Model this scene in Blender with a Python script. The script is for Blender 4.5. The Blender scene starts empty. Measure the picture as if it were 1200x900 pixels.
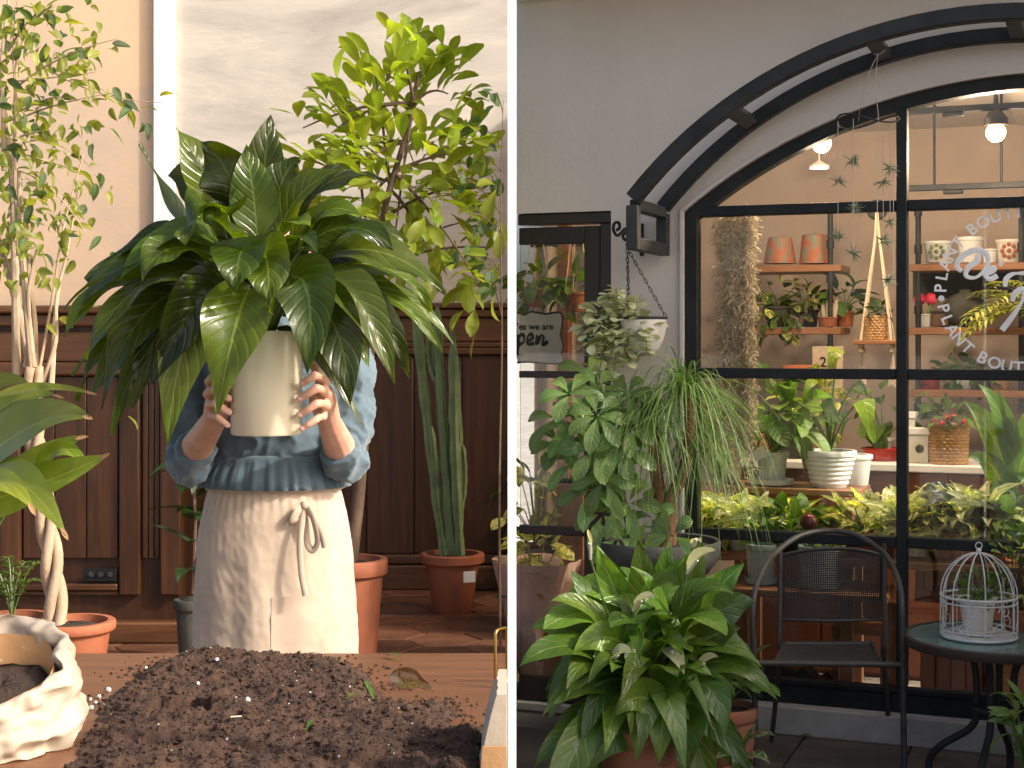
import bpy, bmesh, math, random
from math import sin, cos, pi, radians
from mathutils import Vector as V, Matrix, Quaternion, noise
from mathutils.geometry import tessellate_polygon
random.seed(7)
R = random.uniform
SC = bpy.context.scene
COL = SC.collection
# ------------------------------------------------------------------ camera, sky, sun, exposure
F = 1781.0; CAMZ = 1.6; HY = 400.0
cam_d = bpy.data.cameras.new('camera'); cam = bpy.data.objects.new('camera', cam_d); COL.objects.link(cam)
cam.location = (0, 0, CAMZ); cam.rotation_euler = (pi/2, 0, 0)
cam_d.sensor_width = 36; cam_d.lens = F/1200*36; cam_d.shift_y = -(450-HY)/1200
cam_d.clip_start = .05; cam_d.clip_end = 400
SC.camera = cam
SUN_EL, SUN_AZ = radians(34), radians(112)      # azimuth clockwise from +Y: from the right, nearly along the shop front
world = bpy.data.worlds.new("World"); SC.world = world; world.use_nodes = True
wn = world.node_tree.nodes; wl = world.node_tree.links
sky = wn.new('ShaderNodeTexSky'); sky.sky_type = 'NISHITA'; sky.sun_disc = False
sky.sun_elevation = SUN_EL; sky.sun_rotation = SUN_AZ; sky.air_density = .7; sky.dust_density = 6.0; sky.ozone_density = .2
wl.new(sky.outputs[0], wn['Background'].inputs[0]); wn['Background'].inputs[1].default_value = 0.15
sd = bpy.data.lights.new('sun', 'SUN'); sd.energy = 2.5; sd.angle = radians(3); sd.color = (1, .93, .82)
sun = bpy.data.objects.new('sun', sd); COL.objects.link(sun)
sdir = V((sin(SUN_AZ)*cos(SUN_EL), cos(SUN_AZ)*cos(SUN_EL), sin(SUN_EL)))
sun.rotation_euler = sdir.to_track_quat('Z', 'Y').to_euler(); sun.location = (-6, -4, 7)
SC.view_settings.view_transform = 'Standard'; SC.view_settings.look = 'None'
SC.view_settings.gamma = 1; SC.view_settings.exposure = 1.0
SC.cycles.max_bounces = 8; SC.cycles.transparent_max_bounces = 24

# ------------------------------------------------------------------ frames
AN = radians(21.2); O = V((0.021, 6.635, 0))            # shop front: local x along it, y into the shop
UX = V((cos(AN), -sin(AN), 0)); WY = V((sin(AN), cos(AN), 0))
def A(px, py, d):                                     # photo direction at a distance -> point of the place
    return V(((px-600)/F*d, d, CAMZ-(py-HY)/F*d))
def S(px, py, w):                                     # same in shop coordinates, on the plane w metres behind the shop front
    dr = V(((px-600)/F, 1, -(py-HY)/F))
    t = (w + O.dot(WY)) / dr.dot(WY)
    p = V((0, 0, CAMZ)) + dr*t - O
    return V((p.dot(UX), w, p.z))
def RW(p): return O + UX*p[0] + WY*p[1] + V((0, 0, p[2]))
ORG = {}
def tag(o, label=None, cat=None, group=None, kind=None):
    if label: o['label'] = label
    if cat: o['category'] = cat
    if group: o['group'] = group
    if kind: o['kind'] = kind
    return o
def thing(name, label, cat, base, frame='L', group=None):
    o = bpy.data.objects.new(name, None); COL.objects.link(o); base = V(base)
    o.empty_display_size = .05
    if frame == 'R': o.location = RW(base); o.rotation_euler = (0, 0, -AN)
    else: o.location = base
    ORG[o.name] = base
    return tag(o, label, cat, group)
def org(p): return ORG.get(p.name, V((0, 0, 0))) if p else V((0, 0, 0))

# ------------------------------------------------------------------ mesh builder
class G:
    def __init__(s): s.v = []; s.f = []; s.uv = {}
    def add(s, vs, fs):
        n = len(s.v); s.v += [V(p) for p in vs]; s.f += [[i+n for i in f] for f in fs]; return s
    def box(s, c, sz, rz=0, M=None):
        x, y, z = [k/2 for k in sz]; c = V(c)
        vs = [V(p) for p in ((-x,-y,-z),(x,-y,-z),(x,y,-z),(-x,y,-z),(-x,-y,z),(x,-y,z),(x,y,z),(-x,y,z))]
        m = M or Matrix.Rotation(rz, 3, 'Z')
        return s.add([m @ p + c for p in vs], [(0,3,2,1),(4,5,6,7),(0,1,5,4),(1,2,6,5),(2,3,7,6),(3,0,4,7)])
    def bb(s, a, b):                                   # box by two corners
        a = V(a); b = V(b); return s.box((a+b)/2, [abs(b[i]-a[i]) for i in range(3)])
    def tube(s, pts, r, n=8, cap=True, closed=False, flat=1.0):
        pts = [V(p) for p in pts]; m = len(pts)
        rr = r if isinstance(r, (list, tuple)) else [r]*m
        up = None; vs = []; fs = []
        for i, p in enumerate(pts):
            if closed: t = pts[(i+1) % m]-pts[i-1]
            else: t = pts[min(i+1, m-1)]-pts[max(i-1, 0)]
            if t.length < 1e-9: t = V((0, 0, 1))
            t.normalize()
            if up is None:
                up = V((0, 0, 1)) if abs(t.z) < .9 else V((1, 0, 0))
            a = up - t*up.dot(t)
            if a.length < 1e-6: a = t.orthogonal()
            a.normalize(); up = a; b = t.cross(a)
            for k in range(n):
                q = 2*pi*k/n; vs.append(p + (a*cos(q)*flat + b*sin(q))*rr[i])
        for i in range(m if closed else m-1):
            j = (i+1) % m
            for k in range(n):
                fs.append((i*n+k, i*n+(k+1) % n, j*n+(k+1) % n, j*n+k))
        if cap and not closed:
            fs.append(tuple(range(n))[::-1]); fs.append(tuple(range((m-1)*n, m*n)))
        return s.add(vs, fs)
    def lathe(s, prof, c=(0,0,0), n=24, fx=None, sy=1.0, cap=True):
        c = V(c); vs = []; fs = []
        for (r, z) in prof:
            for k in range(n):
                q = 2*pi*k/n; rr = r*(fx(q, z) if fx else 1)
                vs.append(c+V((rr*cos(q), rr*sin(q)*sy, z)))
        for i in range(len(prof)-1):
            for k in range(n): fs.append((i*n+k, i*n+(k+1) % n, (i+1)*n+(k+1) % n, (i+1)*n+k))
        if cap and prof[0][0] > 1e-5: fs.append(tuple(range(n))[::-1])
        if cap and prof[-1][0] > 1e-5: fs.append(tuple(range((len(prof)-1)*n, len(prof)*n)))
        return s.add(vs, fs)
    def ball(s, c, r, n=8, m=5, sz=(1,1,1), jit=0):
        c = V(c); prof = []
        vs = [c+V((0,0,-r*sz[2]))]; fs = []
        for i in range(1, m):
            ph = -pi/2+pi*i/m
            for k in range(n):
                q = 2*pi*k/n; j = 1+R(-jit, jit)
                vs.append(c+V((cos(ph)*cos(q)*sz[0], cos(ph)*sin(q)*sz[1], sin(ph)*sz[2]))*r*j)
        vs.append(c+V((0,0,r*sz[2])))
        for k in range(n): fs.append((0, 1+(k+1) % n, 1+k))
        for i in range(m-2):
            for k in range(n): fs.append((1+i*n+k, 1+i*n+(k+1) % n, 1+(i+1)*n+(k+1) % n, 1+(i+1)*n+k))
        l = len(vs)-1
        for k in range(n): fs.append((l, 1+(m-2)*n+k, 1+(m-2)*n+(k+1) % n))
        return s.add(vs, fs)
    def rbox(s, pts2, z0, z1, to):                      # prism of an outline; to(a,b,h)->point
        n = len(pts2); vs = [to(a, b, z0) for a, b in pts2]+[to(a, b, z1) for a, b in pts2]
        fs = [tuple(range(n))[::-1], tuple(range(n, 2*n))]+[(i, (i+1) % n, n+(i+1) % n, n+i) for i in range(n)]
        return s.add(vs, fs)
    def mesh(s, name, mat, smooth=True, origin=V((0,0,0)), ang=40):
        me = bpy.data.meshes.new(name); me.from_pydata([p-origin for p in s.v], [], s.f)
        if mat: me.materials.append(mat)
        me.validate(); 
        bm = bmesh.new(); bm.from_mesh(me); bmesh.ops.recalc_face_normals(bm, faces=bm.faces)
        if smooth:
            for f in bm.faces: f.smooth = True
            for e in bm.edges:
                if len(e.link_faces) == 2 and e.calc_face_angle(0) > radians(ang): e.smooth = False
        bm.to_mesh(me); bm.free()
        return me
    def build(s, name, mat, parent=None, smooth=True, bevel=0, ang=40):
        o = bpy.data.objects.new(name, s.mesh(name, mat, smooth, org(root_of(parent)), ang))
        COL.objects.link(o)
        if parent: o.parent = parent
        if bevel:
            b = o.modifiers.new('bevel', 'BEVEL'); b.width = bevel; b.segments = 2; b.limit_method = 'ANGLE'
        return o
def root_of(p):
    while p and p.parent: p = p.parent
    return p
def bez(a, b, c, n=8): return [V(a)*(1-t)**2+V(b)*2*t*(1-t)+V(c)*t*t for t in [i/n for i in range(n+1)]]
def spline(pts, n=6):
    pts = [V(p) for p in pts]; out = []
    for i in range(len(pts)-1):
        p0 = pts[max(i-1, 0)]; p1 = pts[i]; p2 = pts[i+1]; p3 = pts[min(i+2, len(pts)-1)]
        for k in range(n):
            t = k/n
            out.append(.5*((2*p1)+(p2-p0)*t+(2*p0-5*p1+4*p2-p3)*t*t+(3*p1-p0-3*p2+p3)*t**3))
    out.append(pts[-1]); return out

# ------------------------------------------------------------------ materials
def nodes(name):
    m = bpy.data.materials.new(name); m.use_nodes = True; t = m.node_tree
    b = t.nodes['Principled BSDF']
    def N(ty, **kw):
        n = t.nodes.new('ShaderNode'+ty)
        for k, v in kw.items():
            if k in n.inputs: n.inputs[k].default_value = v
            else: setattr(n, k, v)
        return n
    return m, t, b, N, t.links.new
def c4(c): return (c[0], c[1], c[2], 1)
def ramp(N, stops):
    r = N('ValToRGB'); e = r.color_ramp.elements
    while len(e) > 1: e.remove(e[-1])
    e[0].position = stops[0][0]; e[0].color = c4(stops[0][1])
    for p, c in stops[1:]:
        k = e.new(p); k.color = c4(c)
    return r
def pm(name, c1, c2=None, rough=.6, sc=8, bump=0, bsc=60, metal=0, spec=.5, stretch=(1,1,1), rnd=0, detail=5, dist=0, sheen=0, lo=.35, hi=.65):
    m, t, b, N, L = nodes(name)
    b.inputs['Roughness'].default_value = rough; b.inputs['Metallic'].default_value = metal
    b.inputs['Specular IOR Level'].default_value = spec
    if sheen: b.inputs['Sheen Weight'].default_value = sheen
    tc = N('TexCoord'); mp = N('Mapping'); mp.inputs['Scale'].default_value = stretch; L(tc.outputs['Object'], mp.inputs[0])
    no = N('TexNoise', Scale=sc, Detail=detail, Roughness=.6, Distortion=dist); L(mp.outputs[0], no.inputs['Vector'])
    c2 = c2 or tuple(k*.8 for k in c1)
    r = ramp(N, [(lo, c1), (hi, c2)]); L(no.outputs[0], r.inputs[0])
    out = r.outputs[0]
    if rnd:
        oi = N('ObjectInfo'); hs = N('HueSaturation'); mr = N('MapRange'); mr.inputs[3].default_value = 1-rnd; mr.inputs[4].default_value = 1+rnd
        L(oi.outputs['Random'], mr.inputs[0]); L(mr.outputs[0], hs.inputs['Value']); L(out, hs.inputs['Color']); out = hs.outputs[0]
    L(out, b.inputs['Base Color'])
    if bump:
        n2 = N('TexNoise', Scale=bsc, Detail=6, Roughness=.65); L(mp.outputs[0], n2.inputs['Vector'])
        bp = N('Bump', Strength=bump, Distance=.01); L(n2.outputs[0], bp.inputs['Height']); L(bp.outputs[0], b.inputs['Normal'])
        mr2 = N('MapRange'); mr2.inputs[3].default_value = max(0, rough-.1); mr2.inputs[4].default_value = min(1, rough+.12)
        L(n2.outputs[0], mr2.inputs[0]); L(mr2.outputs[0], b.inputs['Roughness'])
    return m
def leafm(name, c1, c2, rib, rough=.32, trans=.35, tcol=None, var=None, nv=9, bump=.5, rnd=.25, spec=.5):
    m, t, b, N, L = nodes(name)
    uv = N('UVMap'); sx = N('SeparateXYZ'); L(uv.outputs[0], sx.inputs[0])
    def M(op, a, bb=None):
        n = N('Math', operation=op)
        for i, q in enumerate((a, bb)):
            if q is None: continue
            if isinstance(q, (int, float)): n.inputs[i].default_value = q
            else: L(q, n.inputs[i])
        return n.outputs[0]
    off = M('ABSOLUTE', M('SUBTRACT', sx.outputs[0], .5))
    ph = M('MULTIPLY', M('SUBTRACT', sx.outputs[1], M('MULTIPLY', off, .45)), nv*2*pi)
    vein = M('POWER', M('ADD', M('MULTIPLY', M('SINE', ph), .5), .5), 6)      # side veins
    midr = M('LESS_THAN', off, .022)
    tc = N('TexCoord'); no = N('TexNoise', Scale=14, Detail=3); L(tc.outputs['Object'], no.inputs['Vector'])
    oi = N('ObjectInfo')
    mx = N('Mix', data_type='RGBA'); L(no.outputs[0], mx.inputs[0]); mx.inputs[6].default_value = c4(c1); mx.inputs[7].default_value = c4(c2)
    col = mx.outputs[2]
    if var:
        n2 = N('TexNoise', Scale=var[1], Detail=4, Distortion=1.2); L(uv.outputs[0], n2.inputs['Vector'])
        ad = N('VectorMath', operation='ADD'); L(uv.outputs[0], ad.inputs[0]); 
        cb = N('CombineXYZ'); L(M('MULTIPLY', oi.outputs['Random'], 37.0), cb.inputs[0]); L(cb.outputs[0], ad.inputs[1]); L(ad.outputs[0], n2.inputs['Vector'])
        rr = ramp(N, [(var[2]-.04, (0,0,0)), (var[2]+.04, (1,1,1))]); L(n2.outputs[0], rr.inputs[0])
        m3 = N('Mix', data_type='RGBA'); L(rr.outputs[0], m3.inputs[0]); L(col, m3.inputs[6]); m3.inputs[7].default_value = c4(var[0]); col = m3.outputs[2]
    m2 = N('Mix', data_type='RGBA'); L(M('MAXIMUM', M('MULTIPLY', vein, .16), M('MULTIPLY', midr, .8)), m2.inputs[0]); L(col, m2.inputs[6]); m2.inputs[7].default_value = c4(rib)
    hs = N('HueSaturation'); mr = N('MapRange'); mr.inputs[3].default_value = 1-rnd; mr.inputs[4].default_value = 1+rnd
    L(oi.outputs['Random'], mr.inputs[0]); L(mr.outputs[0], hs.inputs['Value']); L(m2.outputs[2], hs.inputs['Color'])
    mh = N('MapRange'); mh.inputs[3].default_value = .485; mh.inputs[4].default_value = .515
    L(M('FRACT', M('MULTIPLY', oi.outputs['Random'], 13.7)), mh.inputs[0]); L(mh.outputs[0], hs.inputs['Hue'])
    L(hs.outputs[0], b.inputs['Base Color']); b.inputs['Roughness'].default_value = rough; b.inputs['Specular IOR Level'].default_value = spec
    n4 = N('TexNoise', Scale=40, Detail=3); L(tc.outputs['Object'], n4.inputs['Vector'])
    bp = N('Bump', Strength=bump, Distance=.004); L(M('ADD', M('ADD', M('MULTIPLY', vein, -.6), M('MULTIPLY', midr, -1)), M('MULTIPLY', n4.outputs[0], .8)), bp.inputs['Height']); L(bp.outputs[0], b.inputs['Normal'])
    if trans:
        tr = N('BsdfTranslucent'); g = N('Gamma'); 
        m5 = N('Mix', data_type='RGBA', blend_type='MULTIPLY'); m5.inputs[0].default_value = 1; L(hs.outputs[0], m5.inputs[6]); m5.inputs[7].default_value = c4(tcol or (2.2, 2.4, .9))
        L(m5.outputs[2], tr.inputs[0])
        ms = N('MixShader'); ms.inputs[0].default_value = trans; L(b.outputs[0], ms.inputs[1]); L(tr.outputs[0], ms.inputs[2])
        L(ms.outputs[0], t.nodes['Material Output'].inputs[0])
    return m
def glassm(name, tint=(1,1,1), refl=1.0):
    m, t, b, N, L = nodes(name); t.nodes.remove(b)
    tr = N('BsdfTransparent'); tr.inputs[0].default_value = c4(tint); gl = N('BsdfGlossy'); gl.inputs['Roughness'].default_value = .02
    fr = N('Fresnel', IOR=1.5); tc = N('TexCoord'); no = N('TexNoise', Scale=6, Detail=6); L(tc.outputs['Object'], no.inputs['Vector'])
    mu = N('Math', operation='MULTIPLY'); L(fr.outputs[0], mu.inputs[0]); mu.inputs[1].default_value = refl
    ms = N('MixShader'); L(mu.outputs[0], ms.inputs[0]); L(tr.outputs[0], ms.inputs[1]); L(gl.outputs[0], ms.inputs[2])
    df = N('BsdfDiffuse'); df.inputs[0].default_value = (.6, .6, .58, 1)
    r = ramp(N, [(.5, (.0, .0, .0)), (.85, (.07, .07, .07))]); L(no.outputs[0], r.inputs[0])
    m2 = N('MixShader'); L(r.outputs[0], m2.inputs[0]); L(ms.outputs[0], m2.inputs[1]); L(df.outputs[0], m2.inputs[2])
    L(m2.outputs[0], t.nodes['Material Output'].inputs[0]); return m
def emit(name, col, s):
    m, t, b, N, L = nodes(name); b.inputs['Base Color'].default_value = c4(col)
    b.inputs['Emission Color'].default_value = c4(col); b.inputs['Emission Strength'].default_value = s; return m
def woodm(name, c1, c2, ax=0, sc=3, rough=.45, rnd=.12):
    st = [9, 9, 9]; st[ax] = .6
    m = pm(name, c1, c2, rough, sc, .25, 6, stretch=st, rnd=rnd, dist=1.0, lo=.3, hi=.7); return m

M = {}
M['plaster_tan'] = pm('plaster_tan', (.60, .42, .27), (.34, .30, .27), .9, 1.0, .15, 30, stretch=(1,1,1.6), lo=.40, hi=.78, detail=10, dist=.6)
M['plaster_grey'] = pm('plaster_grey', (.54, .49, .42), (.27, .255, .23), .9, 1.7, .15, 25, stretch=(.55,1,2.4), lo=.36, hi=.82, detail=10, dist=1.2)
M['white_paint'] = pm('white_paint', (.82, .81, .78), (.78, .77, .74), .6, 4, .05)
M['partition'] = pm('partition', (.86, .86, .85), (.83, .83, .82), .6, 3)
M['walnut'] = woodm('walnut', (.085, .033, .011), (.037, .0145, .005), 2, 2.5, .42)
M['walnut_h'] = woodm('walnut_h', (.13, .053, .018), (.065, .027, .009), 0, 2.5, .4)
M['table'] = woodm('table', (.165, .066, .027), (.085, .034, .014), 0, 2.2, .36)
M['terracotta'] = pm('terracotta', (.36, .115, .05), (.27, .085, .04), .75, 6, .15, 90, rnd=.1)
M['terracotta_worn'] = pm('terracotta_worn', (.33, .12, .06), (.2, .1, .065), .85, 5, .25, 60)
M['tile'] = pm('tile', (.20, .085, .042), (.12, .05, .027), .42, 7, .2, 40, rnd=.3)
M['grout'] = pm('grout', (.16, .12, .09), (.1, .08, .06), .9, 20, .3)
M['soil'] = pm('soil', (.030, .017, .011), (.065, .037, .023), .95, 40, .9, 160)
M['crumb'] = pm('crumb', (.031, .0145, .0075), (.075, .037, .020), .95, 30, .7, 200)
M['perlite'] = pm('perlite', (.55, .55, .52), (.42, .42, .4), .9, 60)
M['cream'] = pm('cream', (.66, .60, .44), (.63, .57, .42), .22, 3, .03, 30)
M['linen'] = pm('linen', (.50, .39, .295), (.43, .335, .255), .95, 9, .18, 700, sheen=.2)
M['linen_dk'] = pm('linen_dk', (.50, .385, .29), (.44, .34, .255), .95, 9, .18, 700)
M['blouse'] = pm('blouse', (.105, .155, .19), (.08, .124, .156), .92, 5, .15, 500, sheen=.3)
M['skin'] = pm('skin', (.62, .36, .26), (.55, .29, .2), .5, 30, .08, 250)
M['hair'] = pm('hair', (.03, .016, .009), (.05, .028, .016), .5, 60, .4, 80, stretch=(6,6,1))
M['nail'] = pm('nail', (.68, .42, .36), None, .3)
M['paper'] = pm('paper', (.47, .40, .31), (.40, .33, .245), .75, 5, .25, 14)
M['kraft'] = pm('kraft', (.52, .30, .13), (.46, .26, .12), .8, 5, .2, 30)
M['brass'] = pm('brass', (.62, .38, .10), None, .28, metal=1)
M['bark_pale'] = pm('bark_pale', (.50, .38, .26), (.34, .24, .15), .85, 14, .6, 40, stretch=(1,1,.35))
M['bark'] = pm('bark', (.16, .10, .06), (.09, .055, .035), .9, 20, .6, 50, stretch=(1,1,.4))
M['bark_red'] = pm('bark_red', (.26, .12, .06), (.12, .06, .03), .9, 22, .9, 40)
M['lily'] = leafm('lily', (.024, .052, .005), (.078, .110, .008), (.13, .18, .03), .25, .42, (2.4, 2.2, .5), nv=9, rnd=.6, bump=.4, spec=.5)
M['lily_stem'] = pm('lily_stem', (.12, .18, .05), (.09, .15, .04), .45, 10)
M['shrub'] = leafm('shrub', (.21, .28, .025), (.31, .37, .035), (.34, .4, .1), .4, .5, (1.65, 1.65, .6), nv=6, rnd=.3, bump=.2)
M['ficus'] = leafm('ficus', (.17, .20, .025), (.27, .28, .04), (.34, .34, .12), .4, .5, (1.7, 1.7, .6), nv=6, rnd=.45, bump=.2)
M['ficus_dk'] = leafm('ficus_dk', (.05, .09, .03), (.09, .13, .04), (.2, .25, .1), .35, .4, nv=6, rnd=.4)
M['aspidistra'] = leafm('aspidistra', (.09, .15, .014), (.19, .215, .02), (.24, .27, .06), .33, .3, nv=2, rnd=.3)
M['cactus'] = pm('cactus', (.20, .27, .11), (.12, .17, .07), .6, 12, .3, 60)
M['fern'] = leafm('fern', (.07, .12, .02), (.11, .17, .03), (.2, .25, .08), .5, .4, nv=3)
M['dark_leaf'] = leafm('dark_leaf', (.015, .04, .012), (.03, .06, .015), (.08, .12, .05), .3, .2, nv=7)
# shop
M['shopwall'] = pm('shopwall', (.615, .565, .505), (.51, .465, .415), .92, 1.6, .3, 55, lo=.28, hi=.8, detail=9, stretch=(1, 1, .45))
M['reveal'] = pm('reveal', (.72, .70, .67), (.66, .64, .61), .85, 4, .15)
M['frame'] = pm('frame', (.009, .011, .012), (.020, .022, .022), .5, 7, .15, 60, spec=.25)
M['iron'] = pm('iron', (.020, .021, .021), (.034, .034, .033), .5, 10, .12, 90, spec=.3)
M['door_paint'] = pm('door_paint', (.014, .011, .010), (.024, .018, .015), .35, 10, .1, 60)
M['glass'] = glassm('glass', (.95, .96, .94), .85)
M['glass_door'] = glassm('glass_door', (.93, .93, .9), 1.3)
M['patio'] = pm('patio', (.15, .115, .095), (.10, .08, .068), .6, 6, .25, 40, rnd=.15)
M['patio_joint'] = pm('patio_joint', (.07, .06, .052), None, .9, 20)
M['concrete'] = pm('concrete', (.46, .44, .40), (.30, .285, .26), .9, 5, .3, 40)
M['inwall'] = pm('inwall', (.58, .47, .385), (.51, .41, .335), .9, 2, .1)
M['ceil'] = pm('ceil', (.70, .64, .57), (.66, .60, .53), .9, 2, .05)
M['inwood'] = woodm('inwood', (.33, .15, .065), (.20, .085, .036), 0, 2, .5)
M['inwood_v'] = woodm('inwood_v', (.31, .13, .055), (.17, .07, .03), 2, 2, .5)
M['redwood'] = woodm('redwood', (.24, .075, .03), (.14, .045, .02), 0, 2, .45)
M['white_pot'] = pm('white_pot', (.72, .74, .72), (.66, .68, .66), .4, 6, .05)
M['blue_pot'] = pm('blue_pot', (.46, .58, .62), (.42, .53, .57), .45, 6, .05)
M['grey_pot'] = pm('grey_pot', (.085, .086, .072), (.05, .05, .043), .85, 9, .3, 40, spec=.2)
M['rust_pot'] = pm('rust_pot', (.42, .13, .05), (.20, .22, .17), .6, 9, .2, 40, lo=.42, hi=.58, dist=1.5)
M['wicker'] = pm('wicker', (.55, .33, .14), (.40, .22, .09), .7, 60, .6, 90)
M['pink'] = pm('pink', (.75, .05, .10), (.6, .03, .07), .6, 30, .3)
M['moss'] = pm('moss', (.68, .58, .42), (.50, .42, .29), .95, 20, rnd=.2)
M['rope'] = pm('rope', (.62, .50, .36), (.52, .42, .30), .95, 60, .5, 200)
M['string'] = pm('string', (.42, .39, .33), None, .9)
M['decal'] = pm('decal', (.95, .94, .90), None, .6)
M['ink'] = pm('ink', (.02, .018, .015), None, .8)
M['sign'] = pm('sign', (.68, .66, .58), (.6, .57, .5), .85, 6, .1)
M['airplant'] = pm('airplant', (.22, .26, .16), (.14, .17, .10), .8, 30)
M['schef'] = leafm('schef', (.10, .18, .035), (.18, .27, .07), (.34, .4, .2), .33, .3, nv=6, rnd=.4)
M['variegated'] = leafm('variegated', (.20, .30, .08), (.50, .56, .24), (.6, .62, .36), .4, .35, (1.5,1.6,.9), var=((.80, .80, .48), 3.2, .47), nv=4, rnd=.2)  # real variegation, its cream raised to stand for sun on the leaves
M['pothos'] = leafm('pothos', (.10, .19, .025), (.22, .30, .04), (.36, .4, .1), .3, .35, var=((.80, .74, .26), 3.0, .5), nv=4, rnd=.4)  # yellow marbling, also paled so the leaves look sunlit
M['green'] = leafm('green', (.05, .12, .02), (.10, .18, .03), (.2, .26, .1), .35, .35, nv=7, rnd=.4)
M['lime'] = leafm('lime', (.22, .36, .03), (.28, .42, .04), (.4, .5, .15), .35, .5, (1.5,1.6,.6), nv=5, rnd=.15)
M['palm'] = leafm('palm', (.08, .165, .03), (.15, .235, .055), (.2, .28, .1), .45, .3, nv=1, rnd=.4)
M['lily2'] = leafm('lily2', (.06, .125, .014), (.12, .20, .024), (.22, .29, .07), .28, .32, nv=9, rnd=.55, bump=.4, spec=.45)
M['brown_tip'] = pm('brown_tip', (.30, .16, .07), None, .7)
M['spathe'] = leafm('spathe', (.62, .6, .34), (.66, .64, .4), (.6, .6, .35), .45, .4, (1.2,1.2,.8), nv=4, rnd=.15)
M['pale'] = leafm('pale', (.50, .55, .30), (.66, .67, .44), (.62, .64, .44), .4, .3, (1.3, 1.3, .95), nv=4, rnd=.2, bump=.2)
M['aglao'] = leafm('aglao', (.03, .075, .02), (.05, .1, .03), (.2, .26, .12), .33, .2, var=((.4, .46, .25), 7, .54), nv=7)
M['chair_metal'] = pm('chair_metal', (.058, .051, .045), (.035, .031, .028), .48, 14, .12, 90, spec=.4)
M['tabglass'] = pm('tabglass', (.10, .18, .15), (.14, .22, .18), .16, 30, .04, 90)
M['cage'] = pm('cage', (.66, .65, .60), (.52, .50, .45), .6, 20, .1)
M['brown_rim'] = pm('brown_rim', (.055, .04, .032), None, .4)
M['planter_white'] = pm('planter_white', (.74, .70, .62), None, .45, bump=.2, bsc=90)
M['bulb'] = emit('bulb', (1, .58, .28), 6)
M['disc'] = emit('disc', (1, .8, .58), 9)
M['red'] = pm('red', (.5, .02, .02), None, .35)

# ------------------------------------------------------------------ leaves
def lprof(kind):
    if kind == 'lance': return lambda t: (max(0, sin(pi*min(1, t**.72)))**.9)*(1-.15*t)
    if kind == 'oval': return lambda t: max(0, sin(pi*t))**.62
    if kind == 'strap': return lambda t: (min(1, t*7)**.6)*(1-t**4)**1
    if kind == 'heart': return lambda t: (max(0, 1-t)**.75)*(min(1, t*9+.35))
    if kind == 'obov': return lambda t: max(0, sin(pi*t**1.5))**.75
    return lambda t: sin(pi*t)
def leaf_geo(pts, w, kind='lance', nrm=V((0,0,1)), fold=.25, wav=.0, cols=4, seed=0):
    pr = lprof(kind); n = len(pts)-1; vs = []; fs = []; uvs = []
    rnd = random.Random(seed); ph = rnd.uniform(0, 6)
    for i, p in enumerate(pts):
        t = i/n; tg = (pts[min(i+1, n)]-pts[max(i-1, 0)]).normalized()
        sd_ = tg.cross(nrm)
        if sd_.length < 1e-4: sd_ = tg.orthogonal()
        sd_.normalize(); nn = sd_.cross(tg).normalized()
        ww = w*max(pr(t), .015)
        for k in range(cols+1):
            o = 2*k/cols-1
            z = abs(o)*ww*fold + (wav*w*sin(t*11+ph+o*1.3)*abs(o))
            vs.append(p+sd_*o*ww*(1-.1*fold)+nn*z); uvs.append((o*.5+.5, t))
    c = cols+1
    for i in range(n):
        for k in range(cols): fs.append((i*c+k, i*c+k+1, (i+1)*c+k+1, (i+1)*c+k))
    return vs, fs, uvs
def leaf_mesh(name, mat, vs, fs, uvs):
    me = bpy.data.meshes.new(name); me.from_pydata(vs, [], fs); me.materials.append(mat)
    ul = me.uv_layers.new(name='UVMap')
    for l in me.loops: ul.data[l.index].uv = uvs[l.vertex_index]
    for p in me.polygons: p.use_smooth = True
    return me
_lm = {}
def variants(kind, mat, w, n=5, droop=(.2, 1.6), fold=.25, wav=.05, segs=8, cols=4, name='leaf'):
    key = (kind, mat, w, n, droop, fold, segs)
    if key in _lm: return _lm[key]
    out = []
    for q in range(n):
        k = droop[0]+(droop[1]-droop[0])*q/max(1, n-1); p = V((0,0,0)); pts = [p.copy()]; th = k*.25; sw = R(-.25, .25)
        for i in range(segs):
            a = th-k*(i+.5)/segs*1.25; b = sw*(i/segs)
            p = p+V((sin(b)*cos(a), cos(b)*cos(a), sin(a)))/segs; pts.append(p.copy())
        out.append(leaf_mesh(name, M[mat], *leaf_geo(pts, w, kind, V((0,0,1)), fold, wav, cols, q)))
    _lm[key] = out; return out
def put(parent, mesh, pos, d, s, roll=0, up=V((0,0,1)), name='leaf'):
    y = V(d).normalized(); x = y.cross(up)
    if x.length < 1e-3: x = V((1,0,0))
    x.normalize(); z = x.cross(y)
    m = Matrix((x, y, z)).transposed().to_4x4()
    m = Matrix.Translation(V(pos)-org(root_of(parent))) @ m @ Matrix.Rotation(roll, 4, 'Y') @ Matrix.Scale(s, 4)
    o = bpy.data.objects.new(name, mesh); COL.objects.link(o); o.parent = parent; o.matrix_local = m
    return o
def leafc(parent, mat, a, b, c, w, kind='lance', nrm=V((0,-.6,.8)), fold=.22, wav=.08, seg=12, name='leaf', cols=6):
    pts = bez(a, b, c, seg)
    pts = [p-org(root_of(parent)) for p in pts]
    o = bpy.data.objects.new(name, leaf_mesh(name, M[mat], *leaf_geo(pts, w, kind, nrm, fold, wav, cols, random.random())))
    COL.objects.link(o); o.parent = parent; return o
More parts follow.
